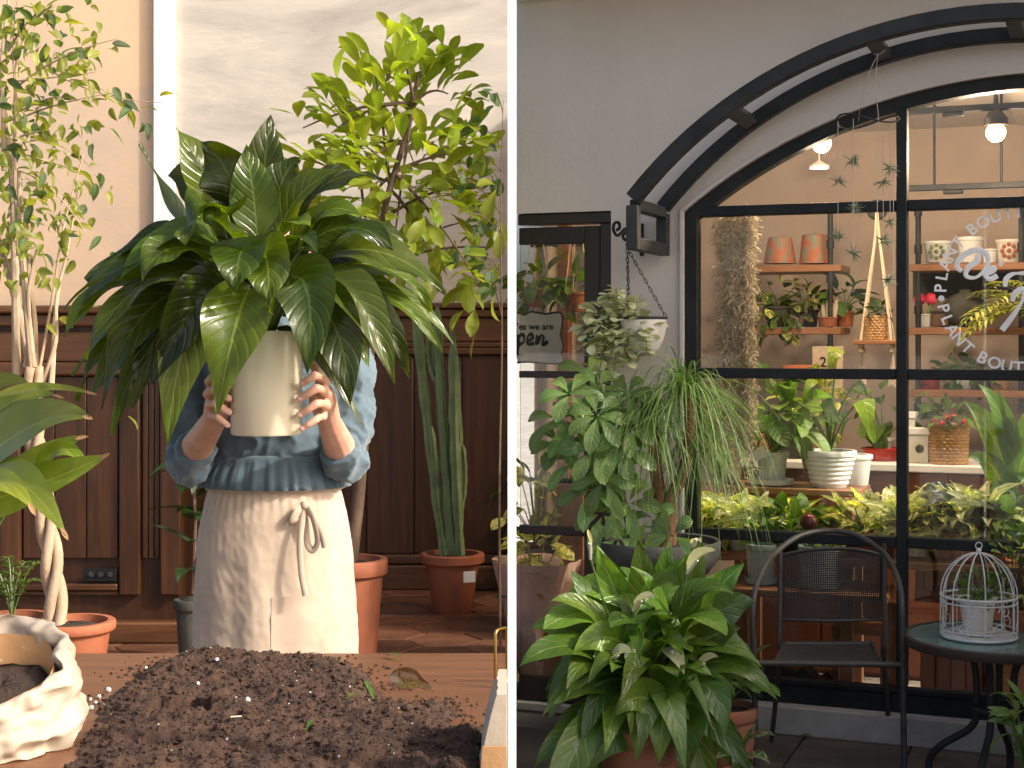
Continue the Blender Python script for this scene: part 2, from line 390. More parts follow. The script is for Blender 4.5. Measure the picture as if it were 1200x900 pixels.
def pot(parent, c, rt, rb, h, mat, rim=.0, n=28, soil=True, ribs=0, name='pot', rimh=None):
    c = V(c); rimh = rimh or h*.16; g = G()
    prof = [(rb*.96, 0), (rb, .004)]
    if ribs:
        for i in range(ribs*2+1): prof.append((rb+(rt-rb)*((i+1)/(ribs*2+2))+(.006 if i % 2 else 0), .01+(h-rimh-.012)*i/(ribs*2)))
    if rim: prof += [(rb+(rt-rb)*(1-rimh/h), h-rimh), (rt+rim*.8, h-rimh+.002), (rt+rim, h-rimh+.006), (rt+rim, h-.006), (rt+rim*.7, h)]
    else: prof += [(rt-.002, h-.005), (rt-.004, h)]
    prof += [(rt-.012, h), (rt-.016, h-.04)]
    g.lathe(prof, c, n)
    p = g.build(name, M[mat], parent)
    if soil:
        s = G(); N2 = 12; s.lathe([(.0, h-.012+.006), (rt*.5, h-.014), (rt-.0145, h-.026)], c, 20)
        vs = s.v
        for v in vs: v.z += R(-.004, .005)
        s.build('soil', M['soil'], parent)
    return p
def bush(parent, base, cen, rad, n, meshes, sc, out=.8, upb=.15, droop=.0, stemmat='lily_stem', stems=.35, sr=.003, gap=.35, name='leaf', floor=None):
    cen = V(cen); base = V(base); g = G(); k = 0
    for i in range(n):
        while True:
            q = V((R(-1,1), R(-1,1), R(-1,1)))
            if gap < q.length <= 1: break
        p = cen+V((q.x*rad[0], q.y*rad[1], q.z*rad[2]))
        d = (V((q.x, q.y, q.z*.6)).normalized()*out+V((R(-.6,.6), R(-.6,.6), upb+R(-.5,.4)-droop)))
        s = sc*R(.7, 1.2)
        put(parent, random.choice(meshes), p, d, s, R(-.6,.6), name=name)
        if R(0, 1) < stems:
            m = (base+p)/2+V((0,0,.12*(p-base).length)); g.tube(bez(base, m, p, 5), [sr*1.4]*3+[sr]*3, 4, False); k += 1
    if k: tag(g.build('stems', M[stemmat], parent), kind='stuff')
class Merge:                                            # leaves past the first 300 of a plant, joined
    def __init__(s): s.v = []; s.f = []; s.uv = []; s.m = None
    def put(s, mesh, pos, d, sc, roll=0):
        y = V(d).normalized(); x = y.cross(V((0,0,1))).normalized(); z = x.cross(y)
        m = Matrix.Translation(pos) @ Matrix((x, y, z)).transposed().to_4x4() @ Matrix.Rotation(roll, 4, 'Y') @ Matrix.Scale(sc, 4)
        n = len(s.v); s.v += [m @ v.co for v in mesh.vertices]; s.f += [[i+n for i in q.vertices] for q in mesh.polygons]; s.m = mesh.materials[0]
        uv = {}
        for l in mesh.loops: uv[l.vertex_index] = tuple(mesh.uv_layers[0].data[l.index].uv)
        s.uv += [uv[i] for i in range(len(mesh.vertices))]
    def geo(s, g, mat): n = len(s.v); s.v += g[0]; s.f += [[i+n for i in q] for q in g[1]]; s.uv += g[2]; s.m = M[mat]
    def build(s, name, parent):
        b = org(root_of(parent)); o = bpy.data.objects.new(name, leaf_mesh(name, s.m, [p-b for p in s.v], s.f, s.uv)); COL.objects.link(o); o.parent = parent; o['kind'] = 'stuff'; return o
def T(px, py, z):                                      # where a photo direction meets the level z (left room or patio)
    d = (CAMZ-z)*F/(py-HY); return V(((px-600)/F*d, d, z))

# ================================================================== LEFT: the potting room
ZL = .30
def struct(name, g, mat, parent=None, **k):
    o = g.build(name, M[mat], parent, **k)
    if not parent: o['kind'] = 'structure'
    return o
fl = struct('floor', G().bb((-4.5, .2, ZL-.3), (-.006, 8.2, ZL-.012)), 'grout')
def clip(poly, xm):
    out = []
    for i, a in enumerate(poly):
        b = poly[(i+1) % len(poly)]
        if a[0] <= xm: out.append(a)
        if (a[0] <= xm) != (b[0] <= xm):
            t = (xm-a[0])/(b[0]-a[0]); out.append((xm, a[1]+(b[1]-a[1])*t))
    return out
def tile_geo(poly, h=.012, bv=.004):
    g = G(); n = len(poly); cx = sum(p[0] for p in poly)/n; cy = sum(p[1] for p in poly)/n
    inn = [(cx+(x-cx)*(1-bv/.1), cy+(y-cy)*(1-bv/.1)) for x, y in poly]
    vs = [(x, y, 0) for x, y in poly]+[(x, y, h-.003) for x, y in poly]+[(x, y, h) for x, y in inn]
    fs = [tuple(range(2*n, 3*n))]
    for l in (0, 1): fs += [(l*n+i, l*n+(i+1) % n, (l+1)*n+(i+1) % n, (l+1)*n+i) for i in range(n)]
    return g.add(vs, fs)
rh = .165; hexp = [(rh*.975*cos(pi/6+pi/3*i+pi/6), rh*.975*sin(pi/3*i+pi/3)) for i in range(6)]
hm = tile_geo(hexp).mesh('floor_tile', M['tile'], False)
r = 0; y = 4.2
while y < 7.95:
    k = 0
    for k in range(14):
        x = -.05-k*rh*1.5; yy = y+(rh*sin(pi/3) if k % 2 else 0)
        if x-rh > .0: continue
        if x+rh < -.01: o = bpy.data.objects.new('floor_tile', hm); 
        else:
            pl = clip([(a+x, b+yy) for a, b in hexp], -.012)
            if len(pl) < 3: continue
            o = bpy.data.objects.new('floor_tile', tile_geo([(a-x, b-yy) for a, b in pl]).mesh('floor_tile', M['tile'], False))
        COL.objects.link(o); o.parent = fl; o.location = (x, yy, ZL-.012+R(-.0015, .001)); o.rotation_euler = (R(-.004, .004), R(-.004, .004), 0)
    y += rh*2*sin(pi/3)
# partition seen end on
pw = struct('partition_wall', G().bb((-.0056, 2.0, -.05), (.0056, 2.035, 2.5)), 'partition', smooth=False)
del pw['kind']; tag(pw, 'thin white partition panel seen edge-on between the potting room and the shop front', 'partition')
# back wall
YB = 7.98
bw = thing('room_wall', 'old plaster wall with tan and grey patches above dark wood wainscot', 'wall', (-2.5, YB, ZL))
def xat(px, d): return (px-600)/F*d
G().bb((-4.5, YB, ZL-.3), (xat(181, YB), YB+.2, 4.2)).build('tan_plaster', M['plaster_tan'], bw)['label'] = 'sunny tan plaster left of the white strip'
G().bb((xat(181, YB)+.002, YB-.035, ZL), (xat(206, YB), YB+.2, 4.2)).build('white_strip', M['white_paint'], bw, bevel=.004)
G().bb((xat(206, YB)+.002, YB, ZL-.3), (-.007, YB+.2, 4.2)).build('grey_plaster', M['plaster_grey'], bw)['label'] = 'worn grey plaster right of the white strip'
def zat(py, d): return CAMZ-(py-HY)/F*d
# wainscot on the back wall
wx0 = xat(206, YB); ws = thing('wainscot', 'dark walnut wainscot on the back wall behind the tall cactus', 'wainscot', (-1.0, YB, ZL))
zt = zat(355, YB); zm = zat(411, YB)
G().bb((wx0, YB-.012, ZL), (-.008, YB-.002, zt-.02)).build('backing', M['walnut'], ws)
g = G().bb((wx0, YB-.075, zt-.03), (-.008, YB-.002, zt)); g.bb((wx0, YB-.05, zt-.075), (-.008, YB-.013, zt-.032)); g.build('cap_rail', M['walnut_h'], ws, bevel=.008)
G().bb((wx0, YB-.025, zm+.05), (-.008, YB-.0125, zt-.08)).build('frieze_panel', M['walnut_h'], ws, bevel=.004)
g = G().bb((wx0, YB-.06, zm-.02), (-.008, YB-.0125, zm+.015)); g.bb((wx0, YB-.04, zm+.016), (-.008, YB-.0125, zm+.045)); g.build('mid_rail', M['walnut_h'], ws, bevel=.007)
nb = 7; bwid = (-.012-wx0)/nb
for i in range(nb):
    G().bb((wx0+i*bwid+.003, YB-.03+R(0, .004), ZL+.19), (wx0+(i+1)*bwid-.003, YB-.0125, zm-.022)).build('board', M['walnut'], ws, bevel=.004)
G().bb((wx0, YB-.05, ZL), (-.008, YB-.0125, ZL+.13)).build('skirting', M['walnut_h'], ws, bevel=.01)
G().bb((wx0, YB-.04, ZL+.132), (-.008, YB-.0125, ZL+.185)).build('moulding', M['walnut_h'], ws, bevel=.012)
# projecting wainscot cabinet on the left
YC = 6.58; cx1 = xat(212, YC); cx0 = -3.2
wc = thing('panelled_cabinet', 'projecting dark walnut panelled cabinet behind the braided fig, with a black socket low on it', 'cabinet', (-2.0, YC+.6, ZL))
ct = zat(358, YC)
G().bb((cx0, YC+.03, ZL), (cx1-.02, YB-.08, ct-.05)).build('carcass', M['walnut'], wc)
g = G().bb((cx0, YC-.05, ct-.035), (cx1+.02, YB-.078, ct)); g.bb((cx0, YC-.025, ct-.09), (cx1, YC+.028, ct-.037)); g.build('cap_rail', M['walnut_h'], wc, bevel=.01)
z2 = zat(389, YC); z3 = zat(432, YC)
G().bb((cx0, YC, z3+.03), (cx1-.01, YC+.0285, z2)).build('frieze_panel', M['walnut_h'], wc, bevel=.005)
g = G().bb((cx0, YC-.03, z3-.03), (cx1, YC+.0285, z3+.028)); g.build('mid_rail', M['walnut_h'], wc, bevel=.012)
for px in (-80, 12, 152, 200):
    x = xat(px, YC); G().bb((x-.045, YC-.012, ZL+.2), (x+.045, YC+.0285, z3-.032)).build('stile', M['walnut'], wc, bevel=.008)
for p0, p1 in ((-66, -2), (26, 138), (166, 187)):
    for k in range(3):
        a = xat(p0, YC); b = xat(p1, YC); w = (b-a)/3
        G().bb((a+k*w+.002, YC+.008, ZL+.36), (a+(k+1)*w-.002, YC+.0283, z3-.034)).build('panel_board', M['walnut'], wc, bevel=.003)
    if p1-p0 > 50:
        G().bb((xat(p0, YC), YC-.008, zat(692, YC)), (xat(p1, YC), YC+.028, zat(684, YC))).build('panel_moulding', M['walnut_h'], wc, bevel=.006)
        G().bb((xat(p0, YC), YC+.002, ZL+.2), (xat(p1, YC), YC+.028, zat(693, YC))).build('lower_panel', M['walnut'], wc, bevel=.004)
G().bb((cx0, YC-.045, ZL), (cx1+.015, YC+.0285, zat(727, YC))).build('plinth', M['walnut_h'], wc, bevel=.01)
g = G().bb((xat(98, YC), YC-.012, zat(681, YC)), (xat(137, YC), YC+.0, zat(666, YC))); so = g.build('socket_plate', M['frame'], wc, bevel=.003)
g = G(); 
for px in (107, 118, 129): g.tube([A(px, 673, YC-.013), A(px, 673, YC-.017)], .012, 12)
g.build('socket_outlet', M['iron'], so)
# ------------------------------------------------------------------ potting table
ZT = ZL+.70; YF = .6*F/365
tb = thing('potting_table', 'brown wooden potting table in the foreground strewn with dark soil', 'table', (-.8, 2.3, ZL))
G().bb((-1.55, 1.7, ZT-.04), (-.0075, YF, ZT)).build('tabletop', M['table'], tb, bevel=.005)
G().bb((-1.5, 1.78, ZT-.14), (-.05, 1.8, ZT-.042)).build('apron_rail', M['table'], tb); G().bb((-1.5, YF-.1, ZT-.14), (-.05, YF-.08, ZT-.042)).build('apron_rail', M['table'], tb)
for x in (-1.46, -.09):
    for y in (1.79, YF-.09): G().bb((x-.03, y-.03, ZL), (x+.03, y+.03, ZT-.043)).build('leg', M['table'], tb)
# soil heap
outl = [(70, 925), (96, 872), (128, 822), (170, 790), (205, 775), (250, 768), (300, 769), (352, 772), (376, 772), (398, 782), (428, 790), (440, 806), (452, 826), (478, 838), (500, 828), (522, 826), (532, 842), (524, 854), (545, 862), (580, 864), (588, 880), (572, 925)]
op = [T(a, b, ZT) for a, b in outl]
def inside(x, y):
    c = False; j = len(op)-1
    for i in range(len(op)):
        if (op[i].y > y) != (op[j].y > y) and x < (op[j].x-op[i].x)*(y-op[i].y)/(op[j].y-op[i].y)+op[i].x: c = not c
        j = i
    return c
def edged(x, y):
    m = 9
    for i in range(len(op)):
        a = op[i-1]; b = op[i]; d = V((b.x-a.x, b.y-a.y)); q = V((x-a.x, y-a.y)); t = max(0, min(1, q.dot(d)/d.dot(d)))
        m = min(m, (q-d*t).length)
    return m
holes = [(T(205, 845, ZT), .045, .03), (T(200, 885, ZT), .03, .045)]
def soil_h(x, y):
    e = edged(x, y)
    n1 = noise.noise(V((x*9, y*9, 3))); n2 = noise.noise(V((x*34, y*34, 1))); n3 = noise.noise(V((x*110, y*110, 5)))
    if not inside(x, y): e = -e
    e += .018*noise.noise(V((x*30, y*30, 9)))
    for c, rx, ry in holes:
        q = math.hypot((x-c.x)/rx, (y-c.y)/ry)+.35*n2
        if q < 1.5: e = min(e, (q-1)*.035)
    if e <= 0: return None
    return min(1, e/.05)**.7*(.021+.017*n1+.009*n2)+.0052*n3+.003*noise.noise(V((x*220, y*220, 2)))+.001
STEP = .0034; x0, x1 = min(p.x for p in op)-.02, max(p.x for p in op)+.01; y0, y1 = 1.95, max(p.y for p in op)+.02
nx = int((x1-x0)/STEP); ny = int((y1-y0)/STEP); g = G(); idx = {}
for j in range(ny):
    for i in range(nx):
        x = x0+i*STEP; y = y0+j*STEP; h = soil_h(x, y); 
        if x > -.012: h = None
        idx[i, j] = len(g.v) if h is not None else None
        if h is not None: g.v.append(V((x, y, ZT+max(.0015, h))))
for j in range(ny-1):
    for i in range(nx-1):
        q = [idx[i, j], idx[i+1, j], idx[i+1, j+1], idx[i, j+1]]
        if None not in q: g.f.append(q)
so = g.build('soil_heap', M['crumb'], None, ang=180); tag(so, 'dark crumbly potting soil spread over the wooden table', 'soil', kind='stuff')
g = G()
for i in range(5200):
    if i < 4300:
        while True:
            x = R(x0, x1); y = R(y0, y1); h = soil_h(x, y)
            if h is not None and x < -.015: break
        z = ZT+h; s = R(.001, .0036)*random.choice((.7, 1, 1, 1.5))
    else:
        a = random.choice(op[1:-2]); x = a.x+random.gauss(0, .035); y = a.y+random.gauss(0, .03)
        if x > -.02 or y > YF-.02: continue
        if soil_h(x, y) is not None: continue
        z = ZT; s = R(.0012, .0042)
    g.ball((x, y, z+s*.3), s, 5, 3, (1, R(.7, 1.2), .7), .35)
for i in range(170):
    while True:
        x = R(x0, x1); y = R(y0, y1); h = soil_h(x, y)
        if h is not None and h > .006 and x < -.02: break
    s = R(.004, .010); n0 = len(g.v); g.ball((x, y, ZT+h), s, 9, 6, (1, R(.7, 1.2), .75), .22)
tag(g.build('soil_crumbs', M['crumb'], None, smooth=False), 'loose dark soil crumbs scattered on and around the soil heap', 'soil', kind='stuff')
g = G()
for i in range(55):
    while True:
        x = R(x0, x1); y = R(y0, y1); h = soil_h(x, y)
        if h is not None and x < -.015: break
    g.ball((x, y, ZT+h+.001), R(.0009, .002), 6, 4, (1,1,.8), .25)
for px, py, q in ((127, 811, .005), (116, 819, .004), (98, 827, .004), (107, 832, .0045), (94, 839, .004), (122, 833, .003), (112, 826, .003), (106, 822, .003), (254, 793, .004), (259, 768, .004), (171, 791, .003), (232, 819, .0035), (290, 836, .005)):
    p = T(px, py, ZT); g.ball(p+V((0,0,.004+(soil_h(p.x, p.y) or 0))), q, 7, 5, (1,1,.9), .15)
tag(g.build('perlite', M['perlite'], None), 'white perlite beads sprinkled over the potting soil', 'perlite', kind='stuff')
for i, (px, py, qx, qy, lb) in enumerate(((425, 806, 440, 832, 'small pale green shoot lying on the soil left of the puddle'), (408, 838, 422, 828, 'pale leaf scrap with curled stem lying mid soil heap'), (360, 872, 368, 868, 'tiny yellow green leaf scrap lying low on the soil'), (455, 770, 470, 775, 'green sprig on bare wood near the far table edge'), (270, 862, 283, 858, 'thin straw twig lying on the soil near its left bare patch'))):
    a = T(px, py, ZT); b = T(qx, qy, ZT)
    for p in (a, b): p.z += .006+(soil_h(p.x, p.y) or 0)
    t = thing('leaf_scrap', lb, 'leaf scrap', a)
    if i == 4: G().tube([a, b], .001, 5).build('twig', M['rope'], t)
    else:
        leafc(t, 'fern', a, (a+b)/2+V((0,0,.008)), b, .005, 'oval', V((0,0,1)), seg=6, cols=2)
        G().tube(bez(a, a+V((-.008,-.01,.004)), a+V((.003,-.022,.001)), 4), .0008, 4).build('stem', M['fern'], t)
# puddle
g = G(); pc = [T(a, b, ZT+.002) for a, b in ((456, 792), (464, 783), (478, 781), (488, 785), (497, 795), (506, 803), (503, 808), (492, 805), (478, 807), (464, 804))]
c = sum(pc, V((0,0,0)))/len(pc); c.z += .002
sp = spline(pc+[pc[0]], 4)[:-1]
g.add([c]+[c+(p-c)*.8+V((0,0,-.0004)) for p in sp]+[p+V((0,0,-.0015)) for p in sp], [(0, 1+i, 1+(i+1) % len(sp)) for i in range(len(sp))]+[(1+i, 1+len(sp)+i, 1+len(sp)+(i+1) % len(sp), 1+(i+1) % len(sp)) for i in range(len(sp))])
M['puddle'] = pm('puddle', (.07, .03, .01), None, .04, spec=.8)
tag(g.build('puddle', M['puddle'], None), 'small glossy brown water puddle on the table right of the soil', 'puddle')
# brass handle
t = thing('brass_handle', 'brass loop handle of a garden tool standing at the right end of the table', 'handle', T(588, 806, ZT))
d = T(588, 806, ZT).y; xa, xb = xat(580.5, d), xat(594, d)
hp = [V((xa, d, ZT+.004)), V((xa, d, zat(739, d))), V((xb, d+.03, zat(739, d))), V((xb, d+.03, ZT+.004))]
def rnd_loop(P, r=.008):
    out = []
    for i in range(4):
        a, b, c2 = P[i-1], P[i], P[(i+1) % 4]
        for k in range(5):
            t_ = k/4; p = b+(a-b).normalized()*r; q = b+(c2-b).normalized()*r
            out.append(p*(1-t_)**2+b*2*t_*(1-t_)+q*t_*t_)
    return out
G().tube(rnd_loop(hp), .0028, 8, closed=True).build('loop', M['brass'], t)
# paper bags
def crumple(g, amp, f=14, seed=0):
    for v in g.v:
        n = V((noise.noise(v*f+V((seed,0,0))), noise.noise(v*f+V((0,seed+7,0))), noise.noise(v*f*1.1+V((0,0,seed+3)))))
        n2 = V((abs(noise.noise(v*f*2.3)), abs(noise.noise(v*f*2.3+V((9,9,9)))), 0))
        v += n*amp+(n2-V((.25,.25,0)))*amp*.8
bc = A(2, 880, 2.25); bc.z = ZT
t = thing('paper_bag', 'open crumpled white paper bag of soil with rolled rim at the left table corner', 'bag', bc)
g = G(); n = 150
prof = [(.092, .001), (.099, .018), (.103, .036), (.103, .054), (.101, .072), (.096, .088), (.094, .104), (.096, .118), (.095, .132), (.088, .142), (.080, .141), (.074, .130), (.076, .11), (.080, .088), (.082, .07)]
prof = [(p.x, max(.001, p.y)) for p in spline([V((a, b, 0)) for a, b in prof], 4)]
g.lathe(prof, bc, n, lambda q, z: 1+.05*sin(3*q+1)+.03*sin(5*q+z*24))
for v in g.v:
    q = max(0, (v.z-ZT))/.13; dy = v.y-bc.y; v.z += q*(dy*.55-.012)
    n1 = noise.noise(v*22); n2 = noise.noise(v*55+V((4, 4, 4))); o_ = V((v.x-bc.x, v.y-bc.y, 0)).normalized()
    n3 = noise.noise(V((v.x*16, v.y*16, v.z*34+9))); n4 = noise.noise(V((v.x*40, v.y*40, v.z*24+2))); v += o_*(.012*n1-.026*abs(n3)-.012*abs(n4)+.012)+V((0, 0, .004*n2)); v.z = max(v.z, ZT+.001)
me_ = g.build('bag', M['paper'], t, ang=180)
inr = G(); inr.lathe([(.0725, .128), (.0745, .108), (.0785, .086), (.08, .07)], bc, 40, lambda q, z: 1+.05*sin(3*q+1)+.03*sin(5*q+z*24), cap=False)
for v in inr.v:
    q = max(0, (v.z-ZT))/.13; dy = v.y-bc.y; v.z += q*(dy*.55-.012)
inr.build('kraft_lining', M['kraft'], t, ang=20)
g = G(); g.lathe([(0, .09), (.03, .089), (.05, .087), (.072, .083)], bc, 30)
for v in g.v: v.z += (v.y-bc.y)*.36+R(-.004, .004)
g.build('soil', M['soil'], t, ang=180)
b2 = A(584, 890, 2.12); b2.z = ZT
t = thing('paper_bag', 'narrow folded paper bag standing against the white partition at the right table edge', 'bag', b2)
g = G(); o_ = [A(568, 925, 2.1), A(571, 899, 2.13), A(585, 850, 2.16), A(589, 812, 2.18), A(594.6, 808, 2.2)]
zs = [0, .03, .06, .09, .105, .118]; rows = []
for i, z in enumerate(zs):
    w = [.034, .033, .027, .020, .016, .012][i]
    for k in range(9):
        y = 2.07+.16*k/8; rows.append(V((-.0085-w*(1+.25*noise.noise(V((i, k*.7, 2)))), y, ZT+.001+z+.004*noise.noise(V((k, i, 1))))))
vs = list(rows); m_ = len(vs); vs += [V((-.0075, p.y, p.z)) for p in rows]; fs = []
for i in range(5):
    for k in range(8):
        a = i*9+k; fs.append((a, a+1, a+10, a+9)); fs.append((m_+a, m_+a+9, m_+a+10, m_+a+1))
for k in range(8): fs += [(45+k, 46+k, m_+46+k, m_+45+k)]
for i in range(5): fs += [(i*9, (i+1)*9, m_+(i+1)*9, m_+i*9), (i*9+8, m_+i*9+8, m_+(i+1)*9+8, (i+1)*9+8)]
g.add(vs, fs); g.build('bag', M['paper'], t, ang=20)
g = G(); g.add([V((-.044+.001*k, 2.065, ZT+.002+.012*k)) for k in range(5)]+[V((-.0078, 2.065, ZT+.002+.012*k)) for k in range(5)]+[V((-.044+.001*k, 2.063, ZT+.002+.012*k)) for k in range(5)]+[V((-.0078, 2.063, ZT+.002+.012*k)) for k in range(5)], [(k, k+1, k+6, k+5) for k in range(4)]+[(10+k, 15+k, 16+k, 11+k) for k in range(4)]+[(0,5,15,10), (4,14,19,9)])
g.build('kraft_side', M['kraft'], t)
# ------------------------------------------------------------------ the person holding the pot
PX, PY = xat(322, 3.5), 3.5
pe = thing('person', 'person in blue blouse and linen apron holding a potted plant before their face', 'person', (PX, PY, ZL))
g = G()
def P(dx, dy, z): return V((PX+dx, PY+dy, z))
def rings(g, L, n=20):                                 # elliptical stack: (z, rx, ry, dy)
    vs = []; fs = []
    for z, rx, ry, dy in L:
        for k in range(n): vs.append(P(rx*cos(2*pi*k/n), dy+ry*sin(2*pi*k/n), z))
    m = len(L)
    for i in range(m-1):
        for k in range(n): fs.append((i*n+k, i*n+(k+1) % n, (i+1)*n+(k+1) % n, (i+1)*n+k))
    fs += [tuple(range(n))[::-1], tuple(range((m-1)*n, m*n))]
    g.add(vs, fs)
rings(g, [(1.06, .13, .09, 0), (1.14, .165, .105, 0), (1.2, .16, .1, 0), (1.27, .13, .085, 0), (1.35, .128, .085, 0), (1.48, .145, .095, 0), (1.58, .155, .09, 0), (1.64, .13, .07, .01), (1.67, .07, .055, .01)])
g.tube([P(0, .01, 1.62), P(0, 0, 1.69), P(0, -.01, 1.76)], [.06, .052, .05], 14)
g.ball(P(0, -.02, 1.835), .1, 20, 14, (.74, .93, 1.14)); g.ball(P(0, -.05, 1.775), .06, 14, 10, (.85, .85, .8))
g.tube([P(0, -.108, 1.845), P(0, -.128, 1.81), P(0, -.112, 1.803)], [.009, .015, .01], 8)
for s in (-1, 1):
    g.ball(P(s*.076, 0, 1.825), .03, 10, 8, (.35, .7, 1))
    g.ball(P(s*.03, -.098, 1.845), .014, 8, 6)
g.tube([P(-.025, -.104, 1.775), P(0, -.112, 1.776), P(.025, -.104, 1.775)], [.005, .009, .005], 8)
for s in (-1, 1):
    g.tube([P(s*.085, 0, 1.13), P(s*.09, -.01, .98), P(s*.088, -.005, .80), P(s*.088, .01, .62), P(s*.088, .02, .38)], [.088, .082, .058, .055, .034], 14)
    g.tube([P(s*.088, .045, .345), P(s*.09, -.02, .335), P(s*.095, -.13, .322)], [.038, .04, .026], 10)
arms = {}
HANDS = {-1: dict(el=A(223, 536, 3.42), wr=A(251, 492, 3.25), pm=A(257, 470, 3.20)), 1: dict(el=A(402, 534, 3.42), wr=A(386, 495, 3.27), pm=A(378, 468, 3.205))}
for s in (-1, 1):
    H = HANDS[s]; sh = P(s*.165, 0, 1.615)
    g.tube(spline([P(s*.10, 0, 1.62), sh, (sh+H['el'])/2+V((s*.012, .02, 0)), H['el']], 4), [.036]*3+[.034]*3+[.033]*4+[.036]*3, 12)
    fa = spline([H['el'], H['el']*.55+H['wr']*.45, H['wr']], 5); g.tube(fa, [.041-.015*i/(len(fa)-1) for i in range(len(fa))], 12)
    g.tube([H['wr'], (H['wr']+H['pm'])/2, H['pm'], H['pm']+V((0, -.018, .02))], [.026, .028, .03, .024], 12)
nails = G()
FR = {1: [((381, 447), (369, 440), (353, 450)), ((384, 462), (371, 455), (350, 468)), ((383, 476), (371, 473), (350, 487)), ((379, 489), (370, 492), (353, 503))],
      -1: [((245, 447), (254, 441), (268, 452)), ((243, 462), (252, 457), (270, 468)), ((244, 476), (253, 473), (270, 484)), ((248, 488), (256, 490), (268, 499))]}
for s in (-1, 1):
    for k, (a, b, c) in enumerate(FR[s]):
        r0 = [.0096, .0098, .0094, .0082][k]
        H = HANDS[s]; ka = A(a[0], a[1], 3.175); kb = A(b[0], b[1], 3.134); kc = A(c[0], c[1], 3.131 if s > 0 else 3.134)
        pts = [H['pm']*.6+ka*.4, ka, ka*.45+kb*.55+V((0, -.005, .003)), kb, kb*.5+kc*.5+V((0, -.004, 0)), kc, kc+(kc-kb).normalized()*.004]
        g.tube(pts, [r0*1.1, r0*1.12, r0, r0*1.06, r0*.9, r0*.82, r0*.5], 10)
        nails.ball(kc+V((s*.002, -r0*.8, .001)), .0055, 8, 5, (1.15, .3, .85))
    th = A(364 if s > 0 else 262, 452, 3.225); H = HANDS[s]
    g.tube([H['pm']+V((-s*.004, .01, -.01)), A(376 if s > 0 else 250, 445, 3.235), A(368 if s > 0 else 258, 428, 3.25), A(362 if s > 0 else 264, 414, 3.252)], [.014, .0125, .0105, .007], 10)
body = g.build('body', M['skin'], pe)
rm = body.modifiers.new('remesh', 'REMESH'); rm.mode = 'VOXEL'; rm.voxel_size = .0032; rm.use_smooth_shade = True
smo = body.modifiers.new('smooth', 'SMOOTH'); smo.iterations = 3; smo.factor = .5
nails.build('fingernails', M['nail'], body)
g = G(); g.ball(P(0, .012, 1.85), .108, 20, 14, (.78, .95, 1.08)); g.ball(P(0, .11, 1.88), .05, 14, 10)
for v in g.v:
    if v.y < PY-.06 and v.z < 1.9: v.y = PY-.06
hr = g.build('hair', M['hair'], pe)
# blouse: torso and puffed sleeves in one cloth
g = G()
rings(g, [(1.28, .142, .105, -.002), (1.33, .146, .11, -.004), (1.40, .155, .115, -.005), (1.48, .168, .122, -.006), (1.56, .178, .112, 0), (1.62, .165, .09, .005), (1.66, .11, .075, .008), (1.69, .07, .065, .008)], 40)
for s in (-1, 1):
    H = HANDS[s]; sh = P(s*.16, 0, 1.615); e = H['el']; w = H['wr']; cu = e*.70+w*.30
    pts = spline([P(s*.09, 0, 1.63), sh, (sh+e)/2+V((s*.016, .015, .0)), e+V((s*.006, .01, -.006)), cu], 6)
    rr = []
    for i in range(len(pts)):
        t_ = i/(len(pts)-1); rr.append(.042+.010*sin(pi*t_)+.005*sin(t_*34)*(t_ > .3)-(.006 if t_ > .97 else 0))
    g.tube(pts, rr, 20)
bl = g.build('blouse', M['blouse'], pe)
rm = bl.modifiers.new('remesh', 'REMESH'); rm.mode = 'VOXEL'; rm.voxel_size = .0045; rm.use_smooth_shade = True
tx = bpy.data.textures.new('cloth_folds', 'CLOUDS'); tx.noise_scale = .07; tx.noise_depth = 2
sm = bl.modifiers.new('smooth', 'SMOOTH'); sm.iterations = 3
dm = bl.modifiers.new('folds', 'DISPLACE'); dm.texture = tx; dm.strength = .018; dm.mid_level = .5; dm.texture_coords = 'GLOBAL'
tx2 = bpy.data.textures.new('cloth_creases', 'MUSGRAVE'); tx2.musgrave_type = 'RIDGED_MULTIFRACTAL'; tx2.noise_scale = .045
dm2 = bl.modifiers.new('creases', 'DISPLACE'); dm2.texture = tx2; dm2.strength = .007; dm2.mid_level = .6; dm2.texture_coords = 'GLOBAL'
def skirt(prof, n, fx, sy, cap=False):
    g = G(); vs = []; fs = []
    for r_, z in prof:
        for k in range(n):
            q = 2*pi*k/n; rr = r_*fx(q, z); vs.append(P(rr*cos(q), rr*sin(q)*sy-.004, z))
    for i in range(len(prof)-1):
        for k in range(n): fs.append((i*n+k, i*n+(k+1) % n, (i+1)*n+(k+1) % n, (i+1)*n+k))
    return g.add(vs, fs)
pp = [(.143, 1.345), (.150, 1.338), (.149, 1.328), (.158, 1.31), (.166, 1.29), (.170, 1.268)]
o = skirt(pp, 200, lambda q, z: 1+(.028*sin(q*31+2*sin(q*5))+.012*sin(q*57))*min(1, (1.34-z)/.03), .78).build('peplum', M['blouse'], pe, ang=180)
o.modifiers.new('thick', 'SOLIDIFY').thickness = .002
ap = [(.150, 1.285), (.151, 1.262), (.158, 1.235), (.168, 1.19), (.178, 1.12), (.184, 1.04), (.187, .96), (.190, .88), (.193, .75), (.198, .6), (.200, .52)]
def apf(q, z):
    k = min(1, max(0, (1.28-z)/.2)); n1 = noise.noise(V((q*2.0, z*9, 1))); n2 = noise.noise(V((q*5, z*26, 4)))
    return 1+k*(.014*sin(q*7+.8)+.010*sin(q*12+z*3))+.030*n1*k+.012*n2*k+.014*(.4-abs(noise.noise(V((q*7+z*5, z*30, 7)))))*k+.006*noise.noise(V((q*15, z*70, 2)))+(.008*sin(q*46)*max(0, 1-abs(z-1.24)/.05))
